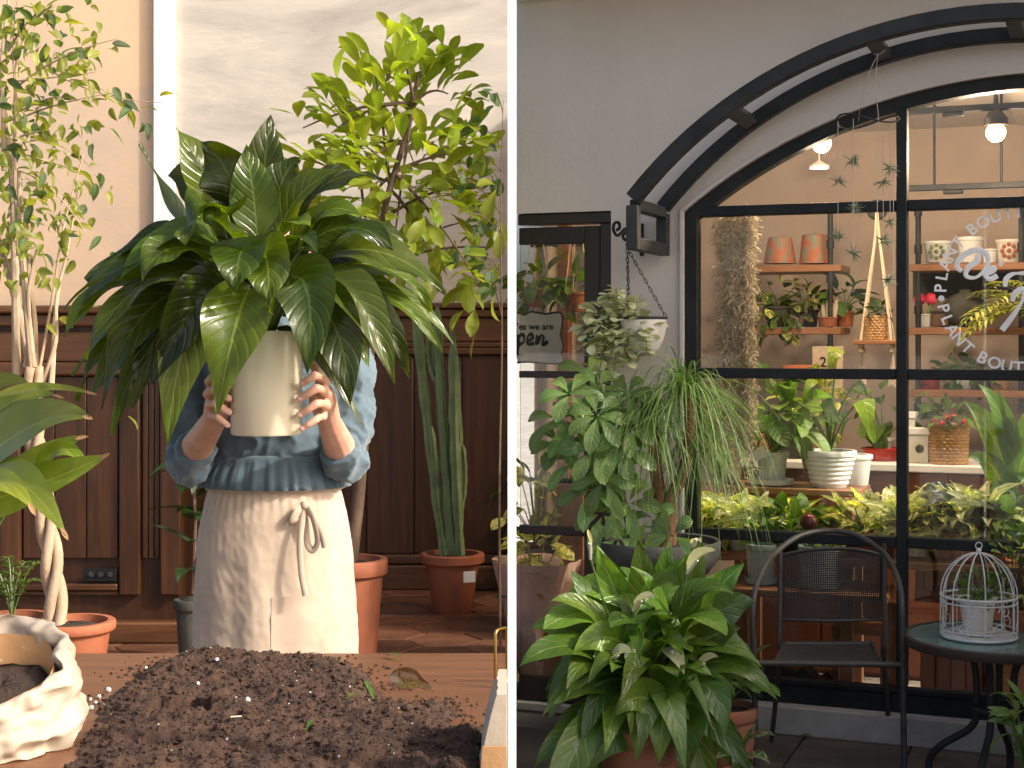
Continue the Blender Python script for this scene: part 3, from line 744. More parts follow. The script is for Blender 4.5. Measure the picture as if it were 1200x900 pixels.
fine = spline([V((a, b, 0)) for a, b in ap], 12); ao = skirt([(p.x, p.y) for p in fine], 260, apf, .74)
ao = ao.build('apron', M['linen'], pe, ang=180); ao.modifiers.new('thick', 'SOLIDIFY').thickness = .002
wbp = [(.158, 1.262), (.1605, 1.266), (.158, 1.29), (.1545, 1.293), (.152, 1.292)]
skirt(wbp, 120, lambda q, z: 1+.008*sin(q*13)+.006*sin(q*29), .75).build('waistband', M['linen_dk'], ao, ang=180)
# bow and pocket
yb = PY-.155*.74-.012
def rib(pts, w=.006): return spline(pts, 5)
bx, bz = xat(357, yb), zat(594, yb)
g = G(); K = lambda px, py, dy=0: A(px, py, yb+dy)
g.tube(rib([K(357, 592), K(348, 600, -.012), K(343, 612, -.01), K(352, 606, .0), K(357, 594)]), .0032, 8, flat=2.6)
g.tube(rib([K(357, 592), K(366, 606, -.014), K(372, 634, -.012), K(366, 645, -.008), K(360, 634, -.004), K(360, 610, 0), K(357, 594)]), .003, 8, flat=2.6)
g.tube(rib([K(357, 594, -.002), K(352, 630, -.02), K(353, 670, -.03), K(358, 698, -.036)]), .0028, 8, flat=2.4)
g.tube(rib([K(358, 594, -.002), K(370, 612, -.012), K(377, 628, -.016), K(380, 642, -.018)]), .0028, 8, flat=2.4)
g.ball(K(357, 592, -.004), .0105, 10, 7, (1, .8, 1)); g.build('bow', M['linen'], ao)
def ayat(x, z):                                        # front of the apron at x
    lo = min(ap, key=lambda p: abs(p[1]-z))[0]; c = max(-.98, min(.98, (x-PX)/lo)); q = -math.acos(c)
    return PY-.004+lo*.74*sin(q)*apf(q+2*pi, z)
g = G(); vs = []; fs = []
for j in range(9):
    for i in range(9):
        px = 318+54*i/8; py = 700+66*j/8; y = 3.36; x, z = xat(px, y), zat(py, y); vs.append(V((x, ayat(x, z)-.0018-.001*(j == 0), z)))
for j in range(8):
    for i in range(8): fs.append((j*9+i, j*9+i+1, (j+1)*9+i+1, (j+1)*9+i))
o = g.add(vs, fs).build('pocket', M['linen'], ao, ang=180)
# ------------------------------------------------------------------ the big peace lily held up
HD = 3.18; pc = A(312, 509, HD)
pl = thing('peace_lily', 'big dark green peace lily in a cream pot held up before the person', 'potted plant', pc)
hpot = (509-388)/F*HD
pot(pl, pc, .0775, .0735, hpot, 'cream', 0, 40, True)
L0 = [ # base, ctrl, tip (px,py,depth offset), half width px, kind normal
 ((275,330,0),(258,215,0),(207,150,.02),34,'l'), ((262,330,.03),(210,262,.06),(164,168,.07),15,'e'), ((275,280,-.05),(262,205,-.1),(210,281,-.16),33,'u'),
 ((300,330,.05),(305,230,.05),(317,134,.08),31,'f'), ((290,310,.03),(285,200,0),(236,166,0),32,'f'), ((316,320,-.02),(330,215,-.03),(404,198,-.06),22,'u'),
 ((322,310,-.02),(372,175,-.02),(449,214,0),20,'u'), ((320,320,-.03),(372,215,-.05),(428,256,-.08),20,'u'), ((318,330,-.05),(396,226,-.08),(461,292,-.1),24,'u'),
 ((320,335,-.05),(430,245,-.06),(522,345,-.08),24,'u'), ((322,335,-.02),(420,262,-.03),(500,330,-.02),22,'u'), ((322,340,-.06),(420,285,-.12),(462,450,-.13),27,'u'),
 ((322,335,0),(448,300,0),(518,412,0),17,'u'), ((324,345,-.03),(440,305,-.05),(480,445,-.05),24,'u'), ((318,350,-.08),(400,315,-.14),(411,476,-.15),32,'f'),
 ((316,345,-.08),(378,275,-.16),(360,440,-.17),34,'f'), ((310,340,-.08),(310,250,-.17),(318,368,-.2),30,'f'), ((300,335,-.08),(280,245,-.18),(276,349,-.22),34,'f'),
 ((300,340,-.08),(285,318,-.2),(254,485,-.2),37,'f'), ((300,345,-.05),(215,300,-.12),(196,522,-.12),34,'f'), ((296,340,-.04),(240,300,-.12),(178,450,-.14),32,'f'),
 ((296,335,-.03),(180,255,-.08),(74,362,-.08),26,'u'), ((296,335,-.04),(165,275,-.1),(100,420,-.12),26,'u'), ((296,340,-.02),(160,300,-.08),(118,480,-.08),26,'f'),
 ((296,340,-.02),(195,300,-.06),(155,478,-.06),28,'f'), ((294,335,0),(150,250,.02),(88,376,.02),24,'u'), ((292,330,0),(200,235,0),(102,330,-.04),24,'u'),
 ((290,320,-.03),(215,225,-.08),(140,330,-.12),27,'u'), ((286,320,-.05),(190,255,-.12),(166,330,-.16),25,'u'), ((296,340,0),(140,330,0),(90,470,.02),18,'u'),
 ((300,340,.02),(180,320,.04),(130,510,.04),24,'f'), ((326,345,0),(450,265,.02),(505,365,.02),20,'u'), ((324,340,.02),(415,235,.04),(480,290,.05),20,'u'),
 ((310,320,-.05),(340,240,-.1),(364,265,-.12),22,'u'), ((306,325,-.06),(250,240,-.14),(246,262,-.17),26,'u'), ((318,350,-.07),(360,325,-.12),(384,402,-.13),24,'f'),
 ((326,340,.03),(470,300,.05),(534,408,.06),11,'u'), ((300,330,0),(330,180,.02),(352,190,.03),22,'f'), ((298,345,-.02),(215,330,-.06),(222,455,-.07),24,'f'), ((296,345,0),(180,300,0),(84,440,.0),24,'u'), ((298,345,0),(170,330,-.04),(104,470,-.04),24,'f'), ((296,345,.0),(120,290,.02),(76,395,.02),22,'u'), ((324,345,-.02),(400,320,-.06),(432,430,-.06),25,'f'), ((322,345,.0),(390,330,-.02),(398,440,-.02),24,'f'), ((326,345,.02),(430,330,.02),(455,420,.02),22,'f'), ((280,300,0),(240,190,.04),(196,206,.06),26,'f'), ((304,320,-.03),(300,230,-.06),(288,170,-.03),26,'f')]
st = G()
for a, c, b, w, k in L0:
    nr = {'l': V((.5, -.8, .3)), 'e': V((.9, -.3, .3)), 'u': V((0, -.5, .85)), 'f': V((R(-.25, .25), -1, .25))}[k]
    pa = A(a[0], a[1], HD+a[2]); pcn = A(c[0], c[1], HD+c[2]); pb = A(b[0], b[1], HD+b[2])
    full = bez(pa, pcn, pb, 20); i0 = 5
    root = V((pc.x+(pa.x-pc.x)*.35, HD+R(-.03, .03), pc.z+hpot-.03))
    q0 = full[i0]; dd = (full[i0+2]-full[i0])
    st.tube(bez(root, pa, q0, 7), [.0035]*4+[.0026]*4, 5, False)
    # leaf blade follows the rest of the curve
    def dec(P0, P1, P2, t): return (P0*(1-t)**2+P1*2*t*(1-t)+P2*t*t, P1*(1-t)+P2*t, P2)
    q = dec(pa, pcn, pb, .22)
    leafc(pl, 'lily', q[0], q[1], q[2], w/F*HD*1.16, 'lance', nr+V((R(-.3, .3), R(-.3, .1), R(-.2, .2))), R(.1, .42), R(.06, .3), 18)
for i in range(58):                                    # shaded leaves inside and at the back
    a = R(0, 2*pi); el = R(-.2, 1.0); d = V((cos(a), .45*sin(a)+.35, el)).normalized(); ln = R(.13, .27)
    p0 = V((pc.x+R(-.03, .03), HD+R(-.02, .04), pc.z+hpot+R(.0, .1))); p1 = p0+d*ln*.75+V((0, 0, .03)); p2 = p0+d*ln*1.25+V((0, 0, -.06-R(0, .12)*(1-el*.6)))
    leafc(pl, 'lily', p0+(p1-p0)*.3, p1, p2, R(.024, .04), 'lance', V((0, -.5, .85)), R(.1, .3), R(.03, .1), 10)
tag(st.build('petioles', M['lily_stem'], pl), kind='stuff')
# ------------------------------------------------------------------ plants behind
YT = 6.3; c = A(410, 765, YT); c.z = ZL
t = thing('potted_tree', 'bright yellow green leafy tree in a terracotta pot right behind the person', 'potted tree', c)
pot(t, c, .142, .11, .40, 'terracotta', .015)
g = G(); tr = spline([V((c.x, YT, ZL+.36)), A(420, 580, YT), A(428, 480, YT-.02), A(434, 400, YT), A(436, 330, YT), A(452, 240, YT), A(478, 150, YT), A(490, 90, YT)], 5)
g.tube(tr, [.03-.022*i/(len(tr)-1) for i in range(len(tr))], 9); g.build('trunk', M['bark'], t)
g = G(); ends = []
for px, py in ((355, 150), (380, 190), (410, 120), (440, 90), (525, 110), (515, 200), (560, 180), (545, 260), (420, 260), (500, 290), (460, 300), (370, 230), (575, 290), (470, 60), (500, 70), (560, 330), (395, 150), (540, 220)):
    i = random.randrange(20, len(tr)-3); e = A(px, py, YT+R(-.3, .3)); m = (tr[i]+e)/2+V((0, 0, .06)); g.tube(bez(tr[i], m, e, 6), [.009-.001*k for k in range(7)], 5); ends.append((tr[i], m, e))
tag(g.build('branches', M['bark'], t), kind='stuff')
vm = variants('obov', 'shrub', .21, 6, (.1, 1.1), .25, .06, 7, 4)
n = 0
while n < 285:
    if n < 170:
        a, m, e = random.choice(ends); tt = R(.45, 1.05); p = bez(a, m, e, 20)[min(20, int(tt*20))]+V((R(-.09, .09), R(-.12, .12), R(-.08, .1)))
    else:
        px = random.gauss(468, 52); py = random.gauss(170, 85)
        if not (330 < px < 588 and 36 < py < 345): continue
        if px < 395 and py < 105: continue
        if px > 545 and py < 130: continue
        p = A(px, py, YT+R(-.35, .35))
    if (p.x) > -.13*R(.3, 1) or p.z > 3.05: 
        n += 0
        if random.random() < .02: n += 1
        continue
    cc = A(462, 210, YT); d = (p-cc).normalized()*.7+V((R(-.7, .7), R(-.9, .3), R(-.3, .7)))
    if p.x+d.normalized().x*.14 > -.02: d.x = -abs(d.x)
    put(t, random.choice(vm), p, d, R(.11, .19), R(-.7, .7)); n += 1
mg = Merge(); k = 0
while k < 170:
    px = random.gauss(455, 70) if k < 110 else R(430, 592); py = random.gauss(175, 70) if k < 110 else R(130, 400)
    if not (325 < px < 592 and 40 < py < 400) or (px < 410 and py < 100) or (px > 550 and py < 130) or (py > 340 and px < 545) or (k >= 110 and px < 500 and py < 230): continue
    p = A(px, py, YT+R(-.35, .35)); d = (p-cc).normalized()*.6+V((R(-.7, .7), R(-.9, .3), R(-.6, .5)))
    if p.x > -.16: d.x = -abs(d.x)*.6-.1*(p.x > -.1); d.z -= .3
    if p.x > -.03: continue
    mg.put(random.choice(vm), p, d, R(.10, .16), R(-.7, .7)); k += 1
mg.build('foliage', t)
# fig with braided trunk, left edge
YG = 5.5; c = A(62, 790, YG); c.z = ZL
t = thing('braided_fig', 'weeping fig with pale braided trunk and airy small leaves at the left edge', 'potted tree', c)
pot(t, A(84, 800, YG)*1, .14, .11, zat(727, YG)-A(84, 800, YG).z, 'terracotta', .016)
braid = []
for k in range(3):
    pts = []
    for i in range(34):
        f = i/33; px = 70-30*f**.7+(4*sin(f*6)); py = 760-330*f
        q = f*13+k*2*pi/3; p = A(px, py, YG)+V((.026*cos(q), .026*sin(q), 0))*(1-.2*f); pts.append(p)
    braid.append(pts); G().tube(pts, [.021-.005*i/33 for i in range(34)], 9).build('trunk', M['bark_pale'], t, ang=180)
g = G(); lm = variants('lance', 'ficus', .24, 5, (.1, 1.0), .3, .05, 6, 4); lmd = variants('lance', 'ficus_dk', .24, 4, (.1, 1.0), .3, .05, 6, 4)
ups = []
for i, (a, b, w) in enumerate((((40, 440), (-5, 270), .020), ((38, 430), (22, 200), .016), ((42, 450), (34, 240), .011), ((50, 450), (78, 300), .010), ((60, 455), (70, 330), .012), ((45, 440), (98, 180), .006), ((20, 440), (4, 100), .018), ((22, 300), (22, 30), .009), ((5, 200), (10, 0), .01), ((30, 430), (44, 290), .010))):
    a3 = A(a[0], a[1], YG+R(-.03, .03)); b3 = A(b[0], b[1], YG+R(-.1, .1)); pts = spline([a3, (a3*2+b3)/3+V((R(-.02, .02), 0, 0)), (a3+b3*2)/3+V((R(-.02, .02), 0, 0)), b3], 5)
    g.tube(pts, [w*(1-.55*k/(len(pts)-1)) for k in range(len(pts))], 7); ups.append(pts)
tag(g.build('stems', M['bark_pale'], t), kind='stuff')
g = G(); brs = [((22, 100), (70, 60), (140, 45)), ((20, 95), (55, 92), (110, 85)), ((76, 78), (90, 60), (95, 57)), ((22, 140), (60, 120), (138, 108)), ((80, 77), (120, 100), (165, 145)), ((60, 83), (120, 120), (190, 120)), ((20, 170), (60, 150), (110, 200)), ((22, 180), (70, 190), (120, 215)), ((25, 210), (40, 200), (70, 270)), ((22, 60), (40, 10), (75, 5)), ((24, 160), (50, 150), (60, 160)), ((78, 300), (90, 240), (92, 210)), ((30, 260), (40, 230), (20, 260)), ((20, 120), (10, 60), (20, 0)), ((24, 130), (70, 105), (75, 120)), ((10, 60), (30, 20), (50, 15)), ((20, 200), (60, 205), (105, 280)), ((10, 260), (10, 290), (5, 310))]
for a, m, b in brs:
    dz = R(-.25, .25); p = bez(A(*a, YG), A(*m, YG+dz*.5), A(*b, YG+dz), 10); g.tube(p, [.0045-.00035*k for k in range(11)], 5)
    for k in range(9):
        q = p[int(R(3, 10.99))]+V((R(-.03, .03), R(-.05, .05), R(-.03, .03)))
        d = (p[10]-p[3]).normalized()*.6+V((R(-.6, .6), R(-.6, .4), R(-.9, .3)))
        put(t, random.choice(lmd if R(0, 1) < .35 else lm), q, d, R(.05, .085), R(-1.2, 1.2))
for i in range(150):
    px = abs(random.gauss(0, 55)); py = R(0, 330)
    if px > 130: continue
    put(t, random.choice(lmd if R(0, 1) < .3 else lm), A(px, py, YG+R(-.35, .35)), V((R(-.6, .6), R(-.6, .4), R(-.9, .2))), R(.045, .08), R(-1.2, 1.2))
mg = Merge(); k = 0
while k < 230:
    px = abs(random.gauss(0, 60)); py = R(0, 330)
    if px > 135 or (px > 90 and py > 230): continue
    mg.put(random.choice(lm), A(px, py, YG+R(-.4, .4)), V((R(-.6, .6), R(-.6, .4), R(-.9, .2))), R(.035, .07), R(-1.2, 1.2)); k += 1
mg.build('foliage', t)
for px, py in ((150, 488), (85, 365), (112, 395), (122, 375), (70, 372), (105, 360), (55, 380)):
    put(t, random.choice(lm), A(px, py, YG), V((R(.2, .8), -.3, R(-.6, .1))), R(.06, .08), R(-1, 1))
tag(g.build('branches', M['bark_pale'], t), kind='stuff')
# aspidistra leaves, front left
YS = 3.15; c = A(-55, 900, YS); c.z = ZL
t = thing('aspidistra', 'broad leaved plant with brown leaf tips reaching in from the left edge', 'potted plant', c)
pot(t, c, .13, .1, .28, 'terracotta', .014)
g = G()
for a, m, b, w, nr in (((-55, 575, 0), (40, 470, -.12), (106, 490, -.2), 37, (0, -.8, .6)), ((-60, 600, 0), (40, 575, -.1), (126, 533, -.15), 31, (.1, -.9, .5)), ((-55, 600, -.05), (5, 505, -.2), (78, 629, -.3), 32, (.3, -.7, .6)),
                       ((-55, 540, .1), (10, 445, .1), (72, 466, .1), 20, (0, -.6, .8)), ((-20, 470, .05), (50, 445, .05), (110, 462, .05), 12, (0, -.5, .9)), ((40, 560, -.05), (70, 500, -.1), (104, 546, -.12), 13, (0, -.8, .5)),
                       ((-60, 620, -.1), (-5, 520, -.25), (40, 600, -.3), 20, (.2, -.8, .5)), ((-60, 520, .15), (-10, 420, .15), (40, 455, .15), 18, (0, -.7, .7)), ((-40, 600, .05), (60, 520, .02), (100, 512, .02), 18, (0, -.8, .6))):
    pa, pm_, pb = [A(q[0], q[1], YS-.1+q[2]) for q in (a, m, b)]
    leafc(t, 'aspidistra', pa, pm_, pb, w/F*YS, 'lance', V(nr), .25, .05, 14)
    tip = pb; dr = (pb-pm_).normalized()
    leafc(t, 'brown_tip', pb-dr*.022+V((0,-.002,0)), pb-dr*.008+V((0,-.002,0)), pb+dr*.008+V((0,-.002,0)), .0048, 'oval', V(nr), .2, 0, 4, 'leaf_tip') if 'brown_tip' in M else None
    g.tube(bez(V((c.x+R(-.04, .04), YS+R(-.04, .04), ZL+.26)), V((c.x, YS, 1.2)), pa, 8), .0045, 6, False)
tag(g.build('petioles', M['lily_stem'], t), kind='stuff')
# fern pot
YR = 5.7; c = A(14, 790, YR); c.z = ZL
t = thing('potted_fern', 'feathery green fern in a terracotta pot at the lower left edge', 'potted plant', c)
pot(t, c, .135, .1, zat(722, YR)-ZL, 'terracotta', .016)
vm = variants('lance', 'fern', .2, 3, (.2, .8), .2, 0, 3, 2, name='frond_leaflet'); g = G()
for i in range(16):
    a = R(0, 2*pi); b = V((c.x, YR, zat(722, YR)-.02)); ln = R(.16, .26); e = b+V((cos(a)*ln*.8, sin(a)*ln*.6, R(.05, .26))); p = bez(b, b+V((cos(a)*.05, sin(a)*.05, .25)), e, 9)
    g.tube(p, .002, 4, False)
    for k in range(2, 10):
        for s in (-1, 1):
            d = (p[min(k+1, 9)]-p[k-1]).normalized(); sd_ = d.cross(V((0, 0, 1))).normalized()*s
            put(t, vm[k % 3], p[k], sd_+d*.5+V((0, 0, .2)), .055*(1-.05*k), 0, name='leaflet')
tag(g.build('stems', M['lily_stem'], t), kind='stuff')
# tall cactus
YK = 7.3; c = A(530, 712, YK); c.z = ZL
t = thing('tall_cactus', 'tall slender green cactus columns in a terracotta pot with a paper tag', 'cactus', c)
hk = zat(648, YK)-ZL
pk = pot(t, c, .138, .092, hk, 'terracotta', .017)
def ridged(pts, r):
    g = G(); n = 10
    g.tube(pts, r, n)
    k = len(g.v)-len(pts)*n
    for i, v in enumerate(g.v[k:]):
        cpt = pts[i//n]
        if i % 2: v += (cpt-v)*.32
    return g
for a, m, b, w in (((522, 665), (500, 500), (486, 362), .026), ((528, 668), (521, 520), (508, 398), .022), ((534, 668), (515, 480), (512, 360), .024), ((540, 665), (530, 520), (531, 400), .026), ((535, 660), (545, 560), (529, 380), .019), ((524, 668), (514, 590), (505, 500), .02), ((541, 662), (537, 600), (535, 560), .018), ((524, 500), (536, 470), (534, 420), .014), ((512, 450), (500, 430), (502, 395), .014), ((540, 600), (548, 560), (541, 520), .014)):
    G_ = ridged(bez(A(a[0], a[1], YK), A(m[0], m[1], YK+R(-.05, .05)), A(b[0], b[1], YK+R(-.05, .05)), 24), [w*(.82+.2*min(1, k/6)+.12*sin(k*1.3+a[0])) for k in range(23)]+[w*.8, w*.4])
    G_.build('cactus_stem', M['cactus'], t, ang=20)
g = G(); tagp = A(550, 676, YK-.135); g.box(tagp, (.058, .003, .052), rz=.35); g.build('paper_tag', M['white_paint'], pk)
# small terracotta pot at the right edge
c = A(591.5, 700, 7.25); c.z = ZL+.06
t = thing('terracotta_pot', 'slim terracotta pot by the white partition right of the cactus pot', 'pot', c)
g = G().lathe([(.026, -.06), (.030, .09), (.034, .1), (.034, .135), (.028, .135), (.026, .1)], c, 20); g.build('pot_body', M['terracotta'], t)
G().lathe([(0, .11), (.027, .109)], c, 16).build('soil', M['soil'], t)
# hanging twig plant at right edge
t = thing('climbing_fig', 'sparse dark leaved climber by the white partition at the right of the room', 'climber', (-.06, 6.0, ZL))
g = G(); c0 = V((-.045, 6.0, ZL)); up = spline([c0, V((-.05, 6.0, 1.0)), V((-.04, 6.02, 1.6)), V((-.045, 6.0, 2.1)), V((-.035, 6.0, 2.55))], 6); g.tube(up, [.006-.0002*k for k in range(len(up))], 6)
vm = variants('oval', 'ficus_dk', .3, 4, (.1, .9), .25, .04, 6, 4)
for px, py in ((545, 210), (560, 150), (550, 250), (565, 300), (540, 300), (575, 200), (575, 330), (550, 180), (578, 110), (570, 240)):
    e = A(px, py, 6+R(-.15, .15)); k = min(range(len(up)), key=lambda i: abs(up[i].z-e.z+.1)); p = bez(up[k], (up[k]+e)/2+V((0, 0, .05)), e, 6); g.tube(p, .0025, 5)
    for q in range(7):
        b = random.choice(p[2:])+V((R(-.03, .0), R(-.04, .04), R(-.03, .03))); d = V((R(-.9, .2), R(-.6, .4), R(-.8, .4)))
        put(t, random.choice(vm), b, d, R(.045, .075), R(-.9, .9))
tag(g.build('stems', M['bark'], t), kind='stuff')
# dark plant behind the person, left
c = A(226, 745, 6.2); c.z = ZL
t = thing('rubber_plant', 'dark leaved plant in a grey pot half hidden left of the linen apron', 'potted plant', c)
pot(t, c, .07, .055, zat(702, 6.2)-ZL, 'grey_pot', .008)
vm = variants('lance', 'dark_leaf', .2, 4, (.2, 1.2), .2, .05, 8, 4); g = G()
for i in range(26):
    z = R(ZL+.35, ZL+.85); a = R(0, 6.3); p = V((c.x+R(-.03, .03), 6.2+R(-.03, .03), z)); put(t, random.choice(vm), p, V((cos(a), sin(a), R(-.1, .5))), R(.14, .22), R(-.4, .4))
g.tube([V((c.x, 6.2, zat(690, 6.2)-.02)), V((c.x+.01, 6.2, ZL+.55)), V((c.x, 6.2, ZL+.85))], .007, 6); g.build('stem', M['bark'], t)
# ================================================================== RIGHT: the plant shop front and its patio
def fitc(pts):                                         # circle through points (u,z)
    import numpy as np
    a = np.array([[2*p[0], 2*p[1], 1] for p in pts]); b = np.array([p[0]**2+p[1]**2 for p in pts])
    s = np.linalg.lstsq(a, b, rcond=None)[0]; return s[0], s[1], math.sqrt(s[2]+s[0]**2+s[1]**2)
def SP(l, w): return [(S(a, b, w).x, S(a, b, w).z) for a, b in l]
arch = SP([(800,248),(833,223),(867,200),(900,178),(950,150),(1000,130),(1050,115),(1100,101),(1150,91),(1200,86)], 0)
cu, cz, cr = fitc(arch)
u0 = S(801, 500, 0).x; zs0 = cz+math.sqrt(max(0, cr*cr-(u0-cu)**2)); u1 = 2*cu-u0
zb = S(1000, 832, 0).z
ga = thing('ground', '', None, (0, 0, 0)) if False else None
# ground: patio
patio = struct('patio', G().add([(.008, -3, -.012), (9, -3, -.012), (9, 7.2, -.012), (.008, 7.2, -.012)], [(0, 1, 2, 3)]), 'patio_joint')
far = struct('ground', G().add([(-150, -150, -.08), (150, -150, -.08), (150, 150, -.08), (-150, 150, -.08)], [(0, 1, 2, 3)]), 'concrete')
ts = .42; sm_ = tile_geo([(-ts/2+.004, -ts/2+.004), (ts/2-.004, -ts/2+.004), (ts/2-.004, ts/2-.004), (-ts/2+.004, ts/2-.004)], .012, .002).mesh('paving_tile', M['patio'], False)
for i in range(-2, 8):
    for j in range(-1, 9):
        p = RW((ts*(i+.5), -ts*(j+.5)-.02, 0))
        c4_ = [RW((ts*(i+.5)+a*ts/2, -ts*(j+.5)-.02+b*ts/2, 0)) for a, b in ((-1,-1),(1,-1),(1,1),(-1,1))]
        if min(q.x for q in c4_) < .012 or p.x > 3.2 or p.y < 3.9: continue
        o = bpy.data.objects.new('paving_tile', sm_); COL.objects.link(o); o.parent = patio; o.location = (p.x, p.y, -.012+R(-.001, .001)); o.rotation_euler = (0, 0, -AN)
shop = thing('plant_shop', 'white plant shop front with black arched window and black framed glass door', 'shop', (0, 0, 0), 'R')
ud = S(716, 500, 0).x; zd = S(650, 249, 0).z
outer = [(0, 0), (0, 3.25), (3.3, 3.25), (3.3, 0)]
na = 40; a0 = math.atan2(zs0-cz, u0-cu); a1 = math.atan2(zs0-cz, u1-cu)
archpts = [(cu+cr*cos(a0+(a1-a0)*i/na), cz+cr*sin(a0+(a1-a0)*i/na)) for i in range(na+1)]
hole = [(u0, zb)]+archpts+[(u1, zb)]
outer = [(0, zd), (0, 3.25), (3.3, 3.25), (3.3, .0), (ud, .0), (ud, zd)]
tri = tessellate_polygon([[V((a, b, 0)) for a, b in outer], [V((a, b, 0)) for a, b in hole]])
allp = outer+hole; g = G(); n = len(allp); WT = .2
g.add([(a, 0, b) for a, b in allp]+[(a, WT, b) for a, b in allp], [tuple(t) for t in tri]+[tuple(i+n for i in t[::-1]) for t in tri])
no_ = len(outer)
g.f += [[i, (i+1) % no_, n+(i+1) % no_, n+i] for i in range(no_)]; nh = len(hole)
g.f += [[no_+i, n+no_+i, n+no_+(i+1) % nh, no_+(i+1) % nh] for i in range(nh)]
g.build('facade', M['shopwall'], shop, ang=30)
G().bb((0.0, -.5, 3.13), (3.3, .0, 3.3)).build('overhang', M['shopwall'], shop)
G().bb((0, -.05, 3.075), (3.3, -.002, 3.128)).build('cornice', M['reveal'], shop, bevel=.008)
G().bb((ud+.01, -.035, .0), (3.3, -.002, zb-.004)).build('plinth', M['concrete'], shop, bevel=.006)
t = thing('added_shade_wall', 'unseen white wall added right of the patio to shade it', 'wall', (3.32, -1.2, 0), 'R'); G().bb((3.32, -2.6, -.05), (3.5, -.01, 2.1)).build('masonry', M['shopwall'], t); G().bb((3.28, -2.64, 2.102), (3.54, -.01, 2.16)).build('coping', M['concrete'], t, bevel=.006)  # unseen wall, added to keep the patio and chair in shade
# white raised reveal band around the arch
g = G(); vs = []; fs = []
prof = [(u0, zb+.0)]+archpts+[(u1, zb)]
for k, (a, b) in enumerate(prof):
    d = V((a-cu, b-cz)).normalized() if 0 < k < len(prof)-1 else V((-1 if k == 0 else 1, 0))
    if k in (1, len(prof)-2): d = V((-1 if k == 1 else 1, .35)).normalized()
    q = V((a, b))+d*.013
    vs += [(a, -.014, b), (q.x, -.014, q.y), (q.x, -.001, q.y), (a, -.001, b)]
for i in range(len(prof)-1):
    for k in range(4): fs.append((i*4+k, i*4+(k+1) % 4, (i+1)*4+(k+1) % 4, (i+1)*4+k))
g.add(vs, fs); g.build('window_surround', M['shopwall'], shop, ang=30)
# arched window
FW = .052
def archbar(g, r, w0, w1, th, ua, ub, n=40):
    aa = math.acos(max(-1, min(1, (ua-cu)/r))); ab = math.acos(max(-1, min(1, (ub-cu)/r))); vs = []; fs = []
    for i in range(n+1):
        a = aa+(ab-aa)*i/n
        for rr, w in ((r, w0), (r-th, w0), (r-th, w1), (r, w1)): vs.append((cu+rr*cos(a), w, cz+rr*sin(a)))
    for i in range(n):
        for k in range(4): fs.append((i*4+k, i*4+(k+1) % 4, (i+1)*4+(k+1) % 4, (i+1)*4+k))
    fs += [(0, 1, 2, 3), (n*4, n*4+1, n*4+2, n*4+3)]
    return g.add(vs, fs)
W0, W1 = .012, .085
g = archbar(G(), cr-.003, W0, W1, FW, u0+.003, u1-.003); 
win = g.build('arched_window', M['frame'], shop, ang=30)
def wbar(a, b, name='frame_bar', m='frame', bv=.004): return G().bb(a, b).build(name, M[m], win, bevel=bv)
wbar((u0+.003, W0+.002, zb+.003), (u0+.003+FW, W1-.002, zs0))
wbar((u1-.003-FW, W0+.002, zb+.003), (u1-.003, W1-.002, zs0))
wbar((u0+.056, W0+.001, zb+.004), (u1-.056, W1-.001, zb+.075))
wbar((u0+.056, W0-.004, zb+.076), (u1-.056, W1-.02, zb+.10))
zr = [S(1000, 242, 0).z, S(1000, 438.5, 0).z, S(1000, 634, 0).z]
um = [S(1056, 500, 0).x]; um.append(um[0]+(u1-u0)*.47 if um[0]+(u1-u0)*.47 < u1-.2 else u1-.3)
hw = .021
for u in um:
    zt_ = cz+math.sqrt(cr*cr-(u-cu)**2)-FW
    wbar((u-hw, W0-.002, zb+.101), (u+hw, W1-.003, zt_))
us = [u0+.055, um[0], um[1], u1-.055]
for z in zr:
    for i in range(3): wbar((us[i]+(hw+.001 if i else .001), W0+.002, z-.021), (us[i+1]-(hw+.001 if i < 2 else .001), W1-.006, z+.021))
zz = [zb+.101, zr[0], zr[1], zr[2]]
rows = [(zb+.101, zr[2]-.021), (zr[2]+.021, zr[1]-.021), (zr[1]+.021, zr[0]-.021)]
for i in range(3):
    ua_, ub_ = us[i]+(hw if i else 0), us[i+1]-(hw if i < 2 else 0)
    for a, b in rows: G().bb((ua_-.003, .045, a-.003), (ub_+.003, .051, b+.003)).build('pane', M['glass'], win)
    pp_ = [(ua_-.003, zr[0]+.018)]+[(ua_+(ub_-ua_)*k/14, cz+math.sqrt(max(.0001, (cr-FW+.004)**2-(ua_+(ub_-ua_)*k/14-cu)**2))) for k in range(15)]+[(ub_+.003, zr[0]+.018)]
    pp_ = [(a, max(b, zr[0]+.018)) for a, b in pp_]
    G().rbox(pp_, .045, .051, lambda a, b, h: V((a, h, b))).build('pane', M['glass'], win)
